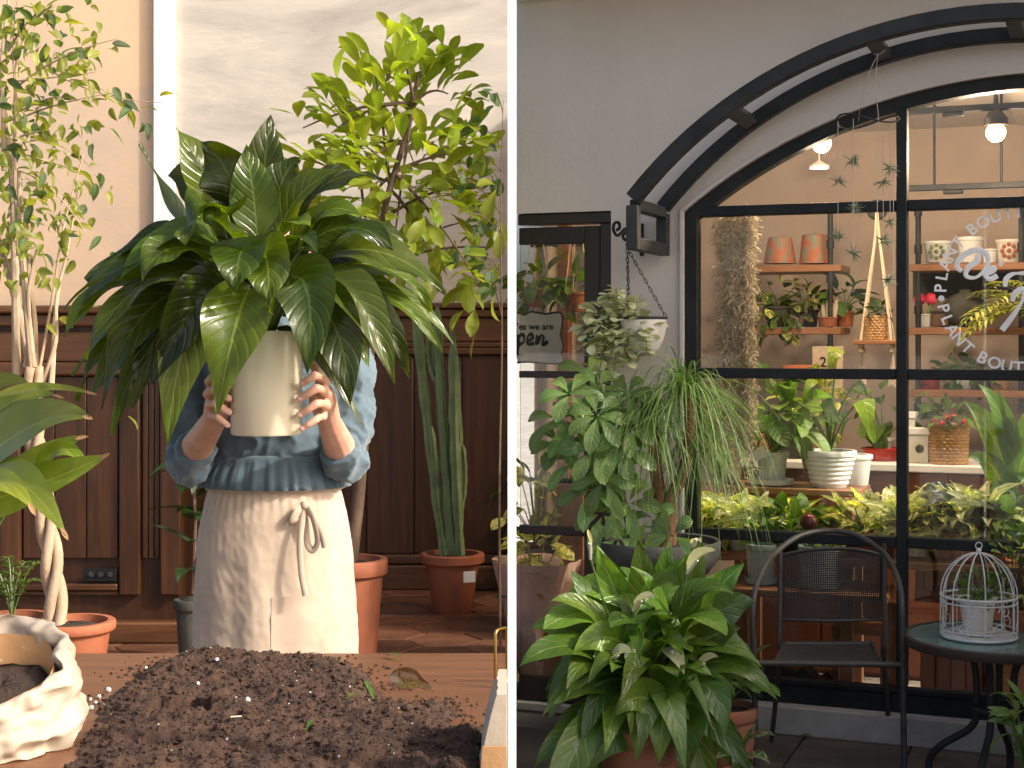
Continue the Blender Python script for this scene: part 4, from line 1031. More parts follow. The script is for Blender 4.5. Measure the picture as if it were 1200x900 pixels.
# lettering on the glass
def textmesh(ch):
    cu_ = bpy.data.curves.new('txt', 'FONT'); cu_.body = ch; cu_.size = 1; cu_.align_x = 'CENTER'; cu_.align_y = 'CENTER'; cu_.extrude = .01; cu_.offset = .018
    ob = bpy.data.objects.new('txt', cu_); COL.objects.link(ob); bpy.context.view_layer.update()
    dg = bpy.context.evaluated_depsgraph_get(); me = bpy.data.meshes.new_from_object(ob.evaluated_get(dg)); bpy.data.objects.remove(ob); return me
WD = .040
ctr = S(1197, 340, WD); rad = .303
def glyph(name, ch, u, z, ang, size, mat, parent, w=WD, sx=1):
    me = textmesh(ch); me.materials.clear(); me.materials.append(M[mat])
    o = bpy.data.objects.new(name, me); COL.objects.link(o); o.parent = parent
    b = org(root_of(parent))
    o.matrix_local = Matrix.Translation(V((u, w, z))-b) @ Matrix.Rotation(-ang, 4, 'Y') @ Matrix.Rotation(pi/2, 4, 'X') @ Matrix.Diagonal((size*sx, size, .08, 1))
    return o
dec = thing('window_lettering', 'white ring of PLANT BOUTIQUE letters and script lettering on the window pane', 'lettering', ctr, 'R')
for txt, angs, fl_ in (('PLANTBOUTI', (178, 169, 160, 151, 141.5, 127.5, 118, 108.5, 99.5, 92), 1), ('PLANTBOUT', (193, 202, 210.5, 219, 228, 241, 250.5, 259.5, 268), -1)):
    for ch, a in zip(txt, angs):
        q = radians(a); glyph('letter', ch, ctr.x+rad*cos(q), ctr.z+rad*sin(q), q-pi/2 if fl_ > 0 else q+pi/2, .064, 'decal', dec)
g = G(); q = radians(185.5); g.lathe([(.012, 0), (.012, .001)], (0, 0, 0), 14)
for v in g.v: v.xyz = (ctr.x+rad*cos(q)+v.x, WD-v.z, ctr.z+rad*sin(q)+v.y)
g.build('dot', M['decal'], dec)
def stroke(parent, name, pts, w, mat, wd=WD, k=5):
    sp = spline([S(a, b, wd) for a, b in pts], k); g = G()
    g.tube(sp, [w*(.55+.6*abs(sin(i/len(sp)*pi*1.5+.4))) for i in range(len(sp))], 8)
    for v in g.v: v.y = wd+(v.y-wd)*.1
    return g.build(name, M[mat], parent)
stroke(dec, 'script_letter', [(1127, 318), (1121, 311), (1128, 300), (1144, 293), (1157, 299), (1156, 313), (1144, 325), (1132, 323), (1135, 313), (1145, 306), (1146, 298)], .0105, 'decal')
stroke(dec, 'script_letter', [(1154, 322), (1163, 318), (1165, 314), (1158, 315), (1154, 322), (1160, 327), (1169, 323)], .009, 'decal')
stroke(dec, 'script_letter', [(1171, 311), (1176, 307)], .007, 'decal')
stroke(dec, 'script_letter', [(1178, 336), (1179, 327), (1187, 321), (1200, 320), (1230, 316)], .009, 'decal')
stroke(dec, 'script_letter', [(1186, 353), (1190, 343), (1200, 339), (1198, 352), (1187, 370), (1174, 387)], .010, 'decal')
# ------------------------------------------------------------------ door
dr_ = G().bb((.0, .01, zd-.05), (ud-.002, .1, zd-.003)); dr_.bb((ud-.052, .01, .0), (ud-.002, .1, zd-.052))
door = dr_.build('door', M['door_paint'], shop, bevel=.004)
uL = S(685, 500, .03).x; uR = ud-.056; D0, D1 = .022, .07
def dbar(a, b, name='door_rail'): return G().bb(a, b).build(name, M['door_paint'], door, bevel=.004)
zz = [S(650, y, .03).z for y in (266, 286, 435, 443, 617, 627, 795, 822)]
dbar((uL, D0, zz[7]), (uR, D1, zz[0]), 'door_stile')
for a, b in ((1, 0), (3, 2), (5, 4), (7, 6)): dbar((.0, D0+.002, zz[a]), (uL-.001, D1-.002, zz[b]))
for a, b in ((2, 1), (4, 3), (6, 5)): G().bb((.0, .042, zz[a]-.003), (uL+.003, .047, zz[b]+.003)).build('pane', M['glass_door'], door)
G().bb((.0, -.02, .0), (ud, .1, zz[7]-.006)).build('threshold', M['concrete'], door)
h = S(690, 563, 0); g = G().bb((h.x-.014, .012, h.z-.10), (h.x+.014, .021, h.z+.03)); pl_ = g.build('handle_plate', M['iron'], door, bevel=.004)
g = G().tube(spline([(h.x, .014, h.z), (h.x, -.035, h.z), (h.x-.02, -.045, h.z), (h.x-.13, -.045, h.z-.002)], 4), .011, 10); g.build('door_handle', M['iron'], door)
# sign behind the door glass
sg = thing('open_sign', 'cream paper sign with black script hanging inside the door glass', 'sign', S(630, 400, .12), 'R')
sp_ = [(606, 366), (615, 369), (622, 365), (640, 368), (657, 366), (659, 380), (657, 392), (660, 405), (658, 414), (660, 425), (640, 426), (620, 424), (606, 425)]
G().rbox([(S(a, b, .12).x, S(a, b, .12).z) for a, b in sp_], .12, .124, lambda a, b, h: V((a, h, b))).build('paper', M['sign'], sg)
stroke(sg, 'sign_border', sp_, .004, 'ink', .118, 2)
for word, x0_, sz in (('Yes we are', 625, .042),):
    p = S(x0_, 383, .118); glyph('small_lettering', word, p.x, p.z, 0, sz, 'ink', sg, .118)
for pts in ([(607, 392), (607, 408), (606, 416)], [(608, 394), (613, 392), (614, 400), (608, 404)], [(618, 400), (624, 396), (622, 391), (618, 396), (619, 403), (626, 402)], [(628, 404), (630, 393), (630, 402), (634, 393), (637, 395), (636, 404), (642, 400)]):
    stroke(sg, 'script_letter', pts, .007, 'ink', .1175)
# ------------------------------------------------------------------ curved double bar awning frame over the window
B_ = SP([(833,180),(883,147),(950,100),(1000,78),(1050,62),(1100,52),(1150,43),(1200,40)], -.05)
bu, bz_, br = fitc(B_)
aw = thing('awning_frame', 'black iron awning frame of two curved bars over the arched window', 'awning frame', (1.5, -.2, 2.5), 'R')
ue = S(777, 222, -.05).x; PRJ = -.48
def arcpts(w, ua, ub, n=36):
    a = math.acos(max(-1, (ua-bu)/br)); b = math.acos(min(1, (ub-bu)/br)); return [V((bu+br*cos(a+(b-a)*i/n), w, bz_+br*sin(a+(b-a)*i/n))) for i in range(n+1)]
def sqbar(pts, h, name, mat='frame'):
    g = G(); vs = []; fs = []; m = len(pts)
    for i, p in enumerate(pts):
        t_ = (pts[min(i+1, m-1)]-pts[max(i-1, 0)]).normalized(); nn = V((-t_.z, 0, t_.x))
        for a, b in ((1, 1), (-1, 1), (-1, -1), (1, -1)): vs.append(p+nn*a*h+V((0, b*h, 0)))
    for i in range(m-1):
        for k in range(4): fs.append((i*4+k, i*4+(k+1) % 4, (i+1)*4+(k+1) % 4, (i+1)*4+k))
    fs += [(0, 1, 2, 3), tuple(range((m-1)*4, m*4))]
    g.add(vs, fs); return g.build(name, M[mat], aw, bevel=.003, ang=30)
ub_ = 2*bu-ue
sqbar(arcpts(-.05, ue, ub_), .027, 'curved_bar'); fa_ = arcpts(PRJ, ue, ub_); sqbar(fa_, .029, 'curved_bar')
ze = arcpts(-.05, ue, ub_)[0].z
for uu in (ue, ub_):
    g = G().bb((uu-.024, PRJ-.024, ze-.2), (uu+.024, PRJ+.024, ze-.026)); g.bb((uu-.024, -.074, ze-.2), (uu+.024, -.028, ze-.026))
    g.bb((uu-.0235, PRJ+.0245, ze-.2), (uu+.0235, -.0745, ze-.15)); g.bb((uu-.0235, PRJ+.0265, ze-.045), (uu+.0235, -.0765, ze+.0))
    g.build('end_box', M['iron'], aw, bevel=.003)
cross = []
for px, py in ((868, 143), (1017, 72), (1187, 40)):
    q = S(px, py, -.26); i = min(range(len(fa_)), key=lambda k: abs(fa_[k].x-q.x)); p = fa_[i]; t_ = (fa_[i+1]-fa_[i-1]).normalized(); cross.append(p)
    m_ = Matrix((V((t_.x, 0, t_.z)), V((0, 1, 0)), V((-t_.z, 0, t_.x)))).transposed()
    G().box((p.x, (PRJ-.05)/2, p.z), (.055, -PRJ-.05-.054, .04), M=m_).build('cross_piece', M['iron'], aw, bevel=.003)
# ------------------------------------------------------------------ shop interior
inn = shop
fp = [RW((-.8, WT+2.3, 0)), RW((3.3, WT+2.3, 0)), RW((3.3, WT+.002, 0)), RW((.03, WT+.002, 0))]
def loc(p): d = p-O; return V((d.dot(UX), d.dot(WY), d.z))
fpl = [loc(p) for p in fp]
G().rbox([(p.x, p.y) for p in fpl], -.05, .04, lambda a, b, h: V((a, b, h))).build('shop_floor', M['concrete'], inn)
G().rbox([(p.x, p.y) for p in fpl], 2.78, 2.9, lambda a, b, h: V((a, b, h))).build('ceiling', M['ceil'], inn)
G().bb((-.80, WT+2.302, -.05), (3.3, WT+2.4, 2.9)).build('back_wall', M['inwall'], inn)
G().bb((3.302, .85, -.05), (3.4, WT+2.4, 2.9)).build('side_wall', M['inwall'], inn)
g = G().bb((3.31, WT+.01, .04), (3.36, .845, .12)); g.bb((3.31, WT+.01, .122), (3.36, WT+.05, 2.77)); g.build('sun_opening_frame', M['frame'], inn)  # opening added in the unseen side wall to let sun onto the plants
g = G().rbox([(1.95, 2.779), (3.29, 2.779), (3.29, 2.28)], WT+.9, WT+2.29, lambda a, b, h: V((a, h, b))); g.build('sloped_soffit', M['ceil'], inn)
# lamps
def bulb(px, py, w, label, e, name='pendant_bulb'):
    p = S(px, py, w); t = thing(name, label, 'lamp', p, 'R'); G().ball(p, .042, 16, 10).build('bulb', M['bulb'], t)
    G().lathe([(.05, .03), (.052, .06), (.03, .085), (.012, .1), (.006, 2.775-p.z)], p, 16).build('lamp_holder', M['iron'], t)
    l = bpy.data.lights.new('bulb_light', 'POINT'); l.energy = e; l.color = (1, .74, .52); l.shadow_soft_size = .06
    lo = bpy.data.objects.new('bulb_light', l); COL.objects.link(lo); lo.parent = t; lo.location = (0, 0, -.055)
bulb(963, 168, .5, 'glowing round bulb hanging at the left end of the arched pane', 27)
bulb(1167, 155, .62, 'glowing bulb clamped on the black ceiling track behind the top right pane', 27)
p = S(960, 197, 1.5); t = thing('glow_disc', 'flat glowing disc below the left bulb', 'lamp', p, 'R')  # flat emissive disc hung on a thin rod
G().lathe([(.05, 0), (.052, .012), (.02, .03), (.003, .04), (.003, 2.777-p.z)], p, 20).build('shade', M['white_paint'], t); G().lathe([(.0, -.004), (.047, -.001)], p, 20).build('diffuser', M['disc'], t)
for (xa, ya, xb, yb_, w, lb) in ((1062, 131, 1290, 124, .62, 'black ceiling track carrying the bulb behind the top right pane'), (1062, 221, 1290, 216, 1.2, 'lower black lamp track just above the window transom')):
    a = S(xa, ya, w); b = S(xb, yb_, w); b.z = a.z; t = thing('lamp_track', lb, 'lamp track', a, 'R')
    G().bb(a-V((0, .015, .014)), b+V((0, .015, .014))).build('rail', M['frame'], t, bevel=.003); g = G()
    for f in (.15, .5, .85): q = a*(1-f)+b*f; g.tube([q, V((q.x, q.y, 2.777))], .006, 6)
    g.build('hanger_rod', M['frame'], t)
    for f in (.25, .7): q = a*(1-f)+b*f; G().box(q-V((0, 0, .024)), (.09, .035, .018)).build('mount', M['frame'], t, bevel=.004)
# shelves
def shelfunit(label, pxs, ys, w, dep, x0_, x1_, ztop, zbot, names):
    a = S(x0_, 350, w); b = S(x1_, 350, w); t = thing('pipe_shelf', label, 'shelf', V((a.x, w, zbot)), 'R')
    for px in pxs:
        u = S(px, 350, w).x; g = G().tube([(u, w, zbot), (u, w, ztop)], .014, 10)
        for z in (zbot+.01, ztop-.01, (zbot+ztop)/2, ztop-.2): g.tube([(u, w, z-.022), (u, w, z+.022)], .02, 10)
        g.build('pipe', M['iron'], t)
    for y in ys:
        z = S((x0_+x1_)/2, y, w).z; G().bb((a.x, w-.02, z-.018), (b.x, w+dep, z+.018)).build('shelf_board', M['inwood'], t, bevel=.004)
    return t
SW = 1.75
shelfunit('left pipe shelf holding two rust coloured pots on its top board', (973, 880), (315, 388), SW, .3, 868, 986, S(973, 250, SW).z+.04, S(973, 412, SW).z, 0)
shelfunit('right pipe shelf holding white pots and a pink cactus behind the lettering', (1076, 1197), (312, 388, 462), SW, .3, 1066, 1300, S(1076, 246, SW).z, S(1076, 480, SW).z, 0)
def onshelf(px, py, w=SW+.12): return S(px, py, w)
def simplepot(name, label, px, py, wpx, hpx, mat, taper=.8, w=SW+.1, cat='pot', group=None, rim=.004, upside=False, soil=True):
    c = S(px, py, w); k = hpx/(1781/(S(px, py, w).y*cos(AN)+O.y-S(px,py,w).x*sin(AN))) ; s = RW(c).y/F
    t = thing(name, label, cat, c, 'R', group); r_ = wpx*s/2; h_ = hpx*s
    if upside: G().lathe([(r_, 0), (r_*.98, .01), (r_*taper, h_*.97), (r_*taper*.9, h_), (0, h_)], c, 28).build('pot_body', M[mat], t)
    else: pot(t, c, r_-rim, (r_-rim)*taper, h_, mat, rim, 26, soil)
    return t, c, h_, r_
Z1, Z2 = 309, 383
simplepot('rust_pot', 'rust and green upturned pot, left one of the two on the top shelf', 914, Z1, 38, 31, 'rust_pot', .72, upside=True)
simplepot('rust_pot', 'wider blue grey and rust upturned pot at the pipe end of the top shelf', 955, Z1, 37, 34, 'rust_pot', .8, upside=True)
for px, wp, hp, m, lb in ((1099, 34, 25, 'white_pot', 'white pot with a flower motif, leftmost on the right upper shelf'), (1137, 31, 30, 'white_pot', 'tall plain white pot beside the flower pot on the upper shelf'), (1160, 19, 16, 'white_pot', 'small white cup between two taller pots on the upper shelf'), (1183, 32, 27, 'planter_white', 'cream pot with a pinkish motif rightmost on the upper shelf')):
    t, c, hh, rr_ = simplepot('white_pot', lb, px, Z1-1, wp, hp, m, .85, soil=False)
    if px in (1099, 1183):
        g = G()
        for k in range(8):
            a = k*pi/4; q = c+V((.02*cos(a)*1.6, -rr_*.93, hh*.5+.02*sin(a)*1.6)); g.ball(q, .011, 6, 4, (1, .35, 1))
        g.ball(c+V((0, -rr_*.93, hh*.5)), .012, 6, 4, (1, .4, 1)); g.build('flower_motif', M['airplant' if px == 1099 else 'terracotta'], t)
# dark panel behind right shelf
G().bb((S(1070, 350, SW+.32).x, SW+.31, S(1080, 350, SW+.3).z), (S(1300, 350, SW+.32).x, SW+.33, S(1080, 318, SW+.3).z)).build('dark_wall_panel', M['grey_pot'], shop)
# pink cactus
t, c, hh, rr_ = simplepot('pink_cactus', 'cactus with two hot pink heads in a white pot on the right shelf', 1084, Z2, 16, 15, 'white_pot', .9, cat='cactus')
for dx in (-.028, .03):
    G().tube([c+V((dx*.4, 0, hh-.01)), c+V((dx, 0, hh+.05))], .011, 8).build('cactus_stem', M['cactus'], t); G().ball(c+V((dx, 0, hh+.075)), .03, 10, 7, (1, 1, 1), .25).build('cactus_head', M['pink'], t)
p = onshelf(1131, Z2); t = thing('glass_cloche', 'pale green round vase on the shelf left of the fern fronds', 'vase', p, 'R'); G().lathe([(.05, 0), (.085, .02), (.11, .07), (.105, .12), (.07, .16), (.03, .175), (.03, .19)], p, 24).build('vase_body', M['aglao_pot'] if 'aglao_pot' in M else M['grey_pot'], t)
p = onshelf(1102, Z2); t = thing('dark_box', 'small dark woven box between the pink cactus and the round vase', 'box', p, 'R'); G().box(p+V((0, 0, .035)), (.09, .09, .07)).build('box_body', M['bark'], t, bevel=.01); G().box(p+V((0, 0, .075)), (.095, .095, .008)).build('lid', M['iron'], t)
# fern fronds at right
def fronds(parent, base, n, ln, meshes, azs, els, sc, sag=.25, stem='lily_stem', k0=2, step=11):
    g = G()
    for i in range(n):
        a = R(*azs); e = R(*els); d = V((cos(a)*cos(e), sin(a)*cos(e), sin(e))); L_ = ln*R(.75, 1.15); p = bez(base, base+d*L_*.6+V((0, 0, .1*L_)), base+d*L_+V((0, 0, -sag*L_)), step)
        g.tube(p, .0028, 4, False)
        for k in range(k0, step+1):
            for s in (-1, 1):
                tg = (p[min(k+1, step)]-p[k-1]).normalized(); sd_ = tg.cross(V((0, 0, 1))).normalized()*s
                f = sin(pi*min(1, (k-k0+1)/(step-k0+1.5))**.8); put(parent, random.choice(meshes), p[k], sd_+tg*.7+V((0, 0, .1)), sc*max(.3, f), 0, name='leaflet')
    tag(g.build('stems', M[stem], parent), kind='stuff')
fvm = variants('lance', 'pothos', .12, 3, (.2, .9), .15, 0, 4, 2, name='leaflet'); fgm = variants('lance', 'green', .12, 3, (.2, .9), .15, 0, 4, 2, name='leaflet')
c = S(1210, 383, SW-.1); t = thing('fern', 'yellow green fern spreading fronds over the right shelf behind the script', 'plant', c, 'R')
pot(t, c, .06, .05, .09, 'grey_pot'); fronds(t, c+V((0, -.02, .09)), 9, .36, fvm, (2.2, 5.2), (-.2, .8), .13, .35)
# plants on the left shelf
lv = variants('oval', 'pothos', .33, 4, (.2, 1.2), .2, .05, 6, 4); lg = variants('oval', 'green', .3, 4, (.2, 1.2), .2, .05, 6, 4); ld = variants('lance', 'dark_leaf', .22, 4, (.2, 1.2), .2, .05, 6, 4)
c = onshelf(912, Z2); t = thing('trailing_plant', 'bushy trailing plant spilling over the middle board of the left shelf', 'potted plant', c, 'R'); pot(t, c, .07, .055, .11, 'grey_pot', .006)
bush(t, c+V((0, 0, .1)), c+V((0, -.06, .09)), (.21, .12, .16), 120, lv+lg, .07, droop=.3)
c = onshelf(947, Z2); t = thing('small_plant', 'dark leaved plant with orange leaf tips left of the shelf pipe', 'potted plant', c, 'R'); pot(t, c, .055, .045, .09, 'iron', .004); bush(t, c+V((0, 0, .09)), c+V((0, -.03, .14)), (.1, .08, .07), 30, lg+ld, .08)
c = onshelf(990, Z2); t = thing('shelf_plant', 'palm like plant arching right of the left shelf pipe', 'potted plant', c, 'R'); pot(t, c, .05, .04, .08, 'terracotta', .004); bush(t, c+V((0, 0, .09)), c+V((0, -.02, .15)), (.12, .08, .07), 34, ld+lg, .1, droop=.2)
c = S(970, Z2, SW+.02); t = thing('bunny_cactus', 'small bunny ear cactus in a flat clay pot beside the left shelf pipe', 'cactus', c, 'R'); pot(t, c, .05, .045, .05, 'terracotta', .004)
for dx, hh in ((-.02, .08), (0, .1), (.02, .085), (.035, .1)): G().tube([c+V((dx, 0, .04)), c+V((dx*1.2, 0, .04+hh*.6)), c+V((dx*1.3, 0, .04+hh))], [.009, .012, .006], 8).build('cactus_pad', M['rope'], t)
# macrame hanger
mp = S(1028, 246, 1.1); t = thing('macrame_hanger', 'macrame rope hanger with wooden shelf holding a wicker basket of succulents', 'plant hanger', mp, 'R')
g = G().ball(mp, .05, 16, 10, (1, .35, 1)); g.build('ceiling_knob', M['iron'], t)
bl_, br2 = S(1010, 401, 1.1), S(1046, 401, 1.1); zbd = bl_.z; g = G()
for q in (bl_, br2):
    for dy in (-.05, .05):
        e = V((q.x, q.y+dy, zbd)); kn = V((mp.x+(q.x-mp.x)*.15, mp.y, mp.z-.14)); pts = spline([mp+V((0, -.02, 0)), kn, (kn+e)/2, e, e-V((0, 0, .04))], 4); g.tube(pts, .0065, 6); g.ball(e-V((0, 0, .04)), .014, 8, 6)
g.build('ropes', M['rope'], t)
g = G()
for q in (bl_, br2):
    for k in range(14): a = k*.45; g.tube([V((q.x, q.y, zbd-.04)), V((q.x+.02*cos(a), q.y+.02*sin(a), zbd-.19-R(0, .02)))], .003, 4)
g.build('tassels', M['rope'], t)
G().bb(V((bl_.x-.03, 1.02, zbd-.01)), V((br2.x+.03, 1.18, zbd+.01))).build('board', M['inwood'], t, bevel=.003)
cb_ = S(1027, 398, 1.1); cb_.z = zbd+.0105; t = thing('wicker_basket', 'square wicker basket of dark succulents on the macrame shelf', 'basket', cb_, 'R')
def basket(t, c, rx, ry, h, n=36, rows=9, sq=False, mat='wicker'):
    g = G(); g.lathe([(rx*.94, 0), (rx, h)], c, n, None, ry/rx)
    for v in g.v:
        pass
    g.build('basket_body', M['kraft'], t); g = G()
    for j in range(rows):
        z = h*(j+.5)/rows; f = .94+.06*z/h; pts = [c+V((rx*f*cos(2*pi*k/n), ry*f*sin(2*pi*k/n), z))*1 for k in range(n)]
        pts = [c+V(((rx*f+.003*(1 if (k+j) % 2 else -1))*cos(2*pi*k/n), (ry*f+.003*(1 if (k+j) % 2 else -1))*sin(2*pi*k/n), z)) for k in range(n)]
        g.tube(pts, h/rows*.5, 5, closed=True)
    tag(g.build('weave', M[mat], t), kind='stuff')
basket(t, cb_, .056, .056, .115); ldm = variants('lance', 'dark_leaf', .3, 3, (.1, .6), .3, 0, 5, 2)
bush(t, cb_+V((0, 0, .1)), cb_+V((0, 0, .135)), (.06, .06, .03), 34, ldm, .05, stems=0)
# air plants on a ring outside, hung from the second cross piece
rc = S(1017, 141, -.26); t = thing('air_plant_mobile', 'wire ring mobile of air plants on strings hung before the window', 'air plants', rc, 'R')
g = G(); rr_ = .118; g.tube([rc+V((rr_*cos(k*pi/16), rr_*sin(k*pi/16)*.8, .02*sin(k*pi/8))) for k in range(32)], .0035, 6, closed=True); g.build('ring', M['iron'], t)
cp = cross[1]; g = G()
for q in (rc+V((-rr_*.3, 0, 0)), rc+V((rr_*.35, 0, .0))): g.tube(bez(V((cp.x, -.26, cp.z-.03)), (q+cp)/2+V((.0, -.02, 0)), q, 6), .0016, 4)
g.tube([V((cp.x+.03*cos(k), -.26+.0, cp.z+.03*sin(k))) for k in [i*.5 for i in range(13)]], .002, 4)
for px, yb2 in ((982, 277), (1000, 296), (1035, 282), (1043, 262), (1047, 330), (1028, 265)):
    a = math.acos(max(-1, min(1, (S(px, 150, -.26).x-rc.x)/rr_))); e = S(px, yb2, -.26+.06*sin(a)*(1 if px % 2 else -1)); g.tube([V((e.x, e.y, rc.z)), e], .0013, 4)
g.build('strings', M['string'], t)
for px, py in ((983, 213), (999, 188), (1035, 213), (1044, 197), (1001, 245), (982, 277), (1043, 261), (1036, 282), (1000, 297), (1040, 328)):
    c = S(px, py, -.26); g = G()
    for k in range(int(R(18, 40))):
        a = R(0, 2*pi); el = R(-1.0, 1.2); d = V((cos(a)*cos(el), sin(a)*cos(el), sin(el))); ln = R(.014, .046); g.tube(bez(c, c+d*ln*.6, c+d*ln+V((0, 0, R(-.012, .006))), 3), [.0024, .0022, .0014, .0006], 4)
    g.build('air_plant', M['airplant'], t)
# spanish moss
mt = S(862, 250, .2); t = thing('spanish_moss', 'long curtain of dry grey Spanish moss hanging inside the left window edge', 'moss', mt, 'R')
def moss(px0, px1, yb0, n):
    g = G()
    for i in range(n):
        px = R(px0, px1); py = 248+R(0, 1)**1.0*(yb0-248)*R(.75, 1); w = .2+R(-.05, .05); p = S(px, py, w); pts = [p]; d = V((R(-1, 1), R(-1, 1), R(-1, .6)))
        for k in range(5):
            d = (d+V((R(-.9, .9), R(-.9, .9), R(-1.1, .35)))).normalized(); p = p+d*R(.006, .014); pts.append(p)
        g.tube(pts, R(.0014, .0026), 3, False)
    o = g.build('moss_strands', M['moss'], t); o['kind'] = 'stuff'
moss(845, 862, 470, 1300); moss(866, 884, 560, 1300); moss(838, 884, 300, 350); moss(852, 880, 580, 700); moss(840, 884, 440, 700)
g = G().tube([S(845, 247, .2), S(885, 247, .2)], .006, 6); g.build('rod', M['iron'], t)
# bench inside with white pots
wb = .56; bz = S(930, 572, wb).z; a = S(846, 572, wb); b = S(1008, 572, wb)
t = thing('wooden_bench', 'brown wooden bench behind the window carrying three white pots', 'bench', V((a.x, wb, .04)), 'R')
for k in range(3): G().bb((a.x, wb-.02+k*.115, bz-.03), (b.x, wb+.09+k*.115, bz)).build('slat', M['inwood'], t, bevel=.004)
for u in (S(870, 572, wb).x, S(992, 572, wb).x):
    for y in (wb-.005, wb+.27): G().bb((u-.032, y-.02, .041), (u+.032, y+.03, bz-.031)).build('leg', M['inwood_v'], t, bevel=.004)
G().bb((a.x+.05, wb+.0, bz-.12), (b.x-.05, wb+.02, bz-.07)).build('stretcher', M['inwood'], t)
def saucer(t, c, r_, mat): G().lathe([(r_*.8, 0), (r_*.95, .006), (r_, .028), (r_*.96, .028), (r_*.85, .012), (0, .011)], c, 30, lambda q, z: 1+(.015*sin(q*14) if z > .02 else 0)).build('saucer', M[mat], t)
wq = wb+.1; q = S(838, 566, wq); q.z = bz+.001; t = thing('ribbon_plant', 'white pot of striped leaves partly behind the ponytail palm', 'potted plant', q, 'R'); saucer(t, q, .085, 'white_pot'); pot(t, q+V((0, 0, .012)), .072, .058, .135, 'white_pot', .006)
sv = variants('strap', 'green', .05, 4, (.4, 1.6), .25, 0, 7, 2); bush(t, q+V((0, 0, .14)), q+V((0, 0, .22)), (.11, .1, .12), 50, sv, .16, stems=0, droop=.0)
q = S(905, 567, wq); q.z = bz+.001; t = thing('dumb_cane', 'broad leaved green plant in a plain white pot with saucer on the bench', 'potted plant', q, 'R'); saucer(t, q, .098, 'white_pot'); pot(t, q+V((0, 0, .012)), .07, .055, .14, 'white_pot', .007)
G().rbox([(q.x-.085, q.z+.145), (q.x-.02, q.z+.19), (q.x+.0, q.z+.14), (q.x-.06, q.z+.11)], wq-.095, wq-.09, lambda a, b, h: V((a, h, b))).build('paper_label', M['white_paint'], t)
bush(t, q+V((0, 0, .14)), q+V((.03, 0, .30)), (.17, .12, .12), 46, variants('oval', 'green', .27, 5, (.3, 1.4), .25, .05, 8, 4)+variants('oval', 'schef', .27, 4, (.3, 1.4), .25, .05, 8, 4), .15, droop=.2, sr=.004)
for px, lb in ((977, 'ribbed white bowl pot with lime green alocasia on the bench'),):
    q = S(972, 568, wq); q.z = bz+.001; t = thing('alocasia', lb, 'potted plant', q, 'R'); pot(t, q, .115, .075, .165, 'white_pot', .006, 36, True, 6)
    g = G(); top = q+V((0, 0, .15))
    for (x1, y1, x2, y2, w, k) in ((982, 408, 972, 442, .042, 'lime'), (1012, 468, 1024, 520, .052, 'lime'), (945, 480, 930, 515, .03, 'green'), (1002, 450, 1016, 462, .03, 'dark_leaf'), (966, 470, 985, 498, .035, 'green'), (930, 470, 905, 490, .03, 'green'), (955, 445, 940, 470, .028, 'lime')):
        e = S(x1, y1, wq-.05); tip = S(x2, y2, wq-.1); g.tube(bez(top, V((top.x*.6+e.x*.4, wq, e.z*.8+top.z*.2)), e, 8), .0045, 6, False)
        leafc(t, k, e, (e+tip)/2+V((.0, -.05, .03)), tip, w, 'heart', V((.1, -1, .3)), .12, .05, 10)
    tag(g.build('stems', M['lily_stem'], t), kind='stuff')
q = S(1003, 566, wq+.14); q.z = bz+.001; t = thing('white_pot', 'small white pot tucked behind the ribbed bowl at the bench end', 'pot', q, 'R'); pot(t, q, .07, .055, .14, 'white_pot', .006)
# cardboard sign on the shelf behind the bench
q = S(970, 432, 1.4); t = thing('framed_print', 'pale board with a dark mark leaning under the left shelf', 'board', q, 'R'); G().box(q, (.15, .02, .22)).build('board', M['rope'], t, bevel=.003); glyph('mark', '2', q.x-.02, q.z+.03, 0, .07, 'ink', t, q.y-.0115)
q = S(940, 440, 1.35); t = thing('clay_bowl', 'round clay bowl below the left shelf', 'bowl', q-V((0, 0, .03)), 'R'); G().lathe([(.05, -.03), (.1, .0), (.11, .03), (.09, .05), (0, .055)], q, 22).build('bowl_body', M['terracotta'], t)
# back counter and what stands on it
q0, q1 = S(868, 500, 1.0), S(1008, 500, 1.0)
t = thing('back_counter', 'long brown counter with white top behind the bench and basket', 'counter', V((q0.x, 1.0, .04)), 'R')
zc = S(1080, 545, .95).z
G().bb((q0.x, .95, zc-.035), (2.5, 1.45, zc)).build('counter_top', M['white_paint'], t, bevel=.005)
for k in range(9):
    w_ = (2.5-q0.x)/9; G().bb((q0.x+k*w_+.004, .98, .06), (q0.x+(k+1)*w_-.004, 1.0, zc-.04)).build('front_panel', M['redwood'], t, bevel=.004)
G().bb((q0.x, 1.002, .041), (2.5, 1.43, zc-.036)).build('carcass', M['redwood'], t)
CW = 1.06
def oncounter(px): c = S(px, 520, CW); c.z = zc+.001; return c
q = oncounter(1112); t = thing('poinsettia_basket', 'tan wicker basket of dark leaves with red baubles on the white counter', 'basket', q, 'R')
basket(t, q, .083, .083, .185, 40, 12); bush(t, q+V((0, 0, .17)), q+V((0, 0, .22)), (.12, .1, .05), 60, variants('lance', 'dark_leaf', .3, 4, (.2, 1.0), .2, .03, 6, 2)+variants('lance', 'green', .26, 3, (.2, 1.0), .2, .03, 6, 2), .07, stems=0)
for dx, dz in ((-.06, .2), (-.02, .19), (.03, .22), (.055, .21), (.07, .2), (.0, .215)): G().ball(q+V((dx, -.09, dz)), .014, 10, 7).build('bauble', M['red'], t)
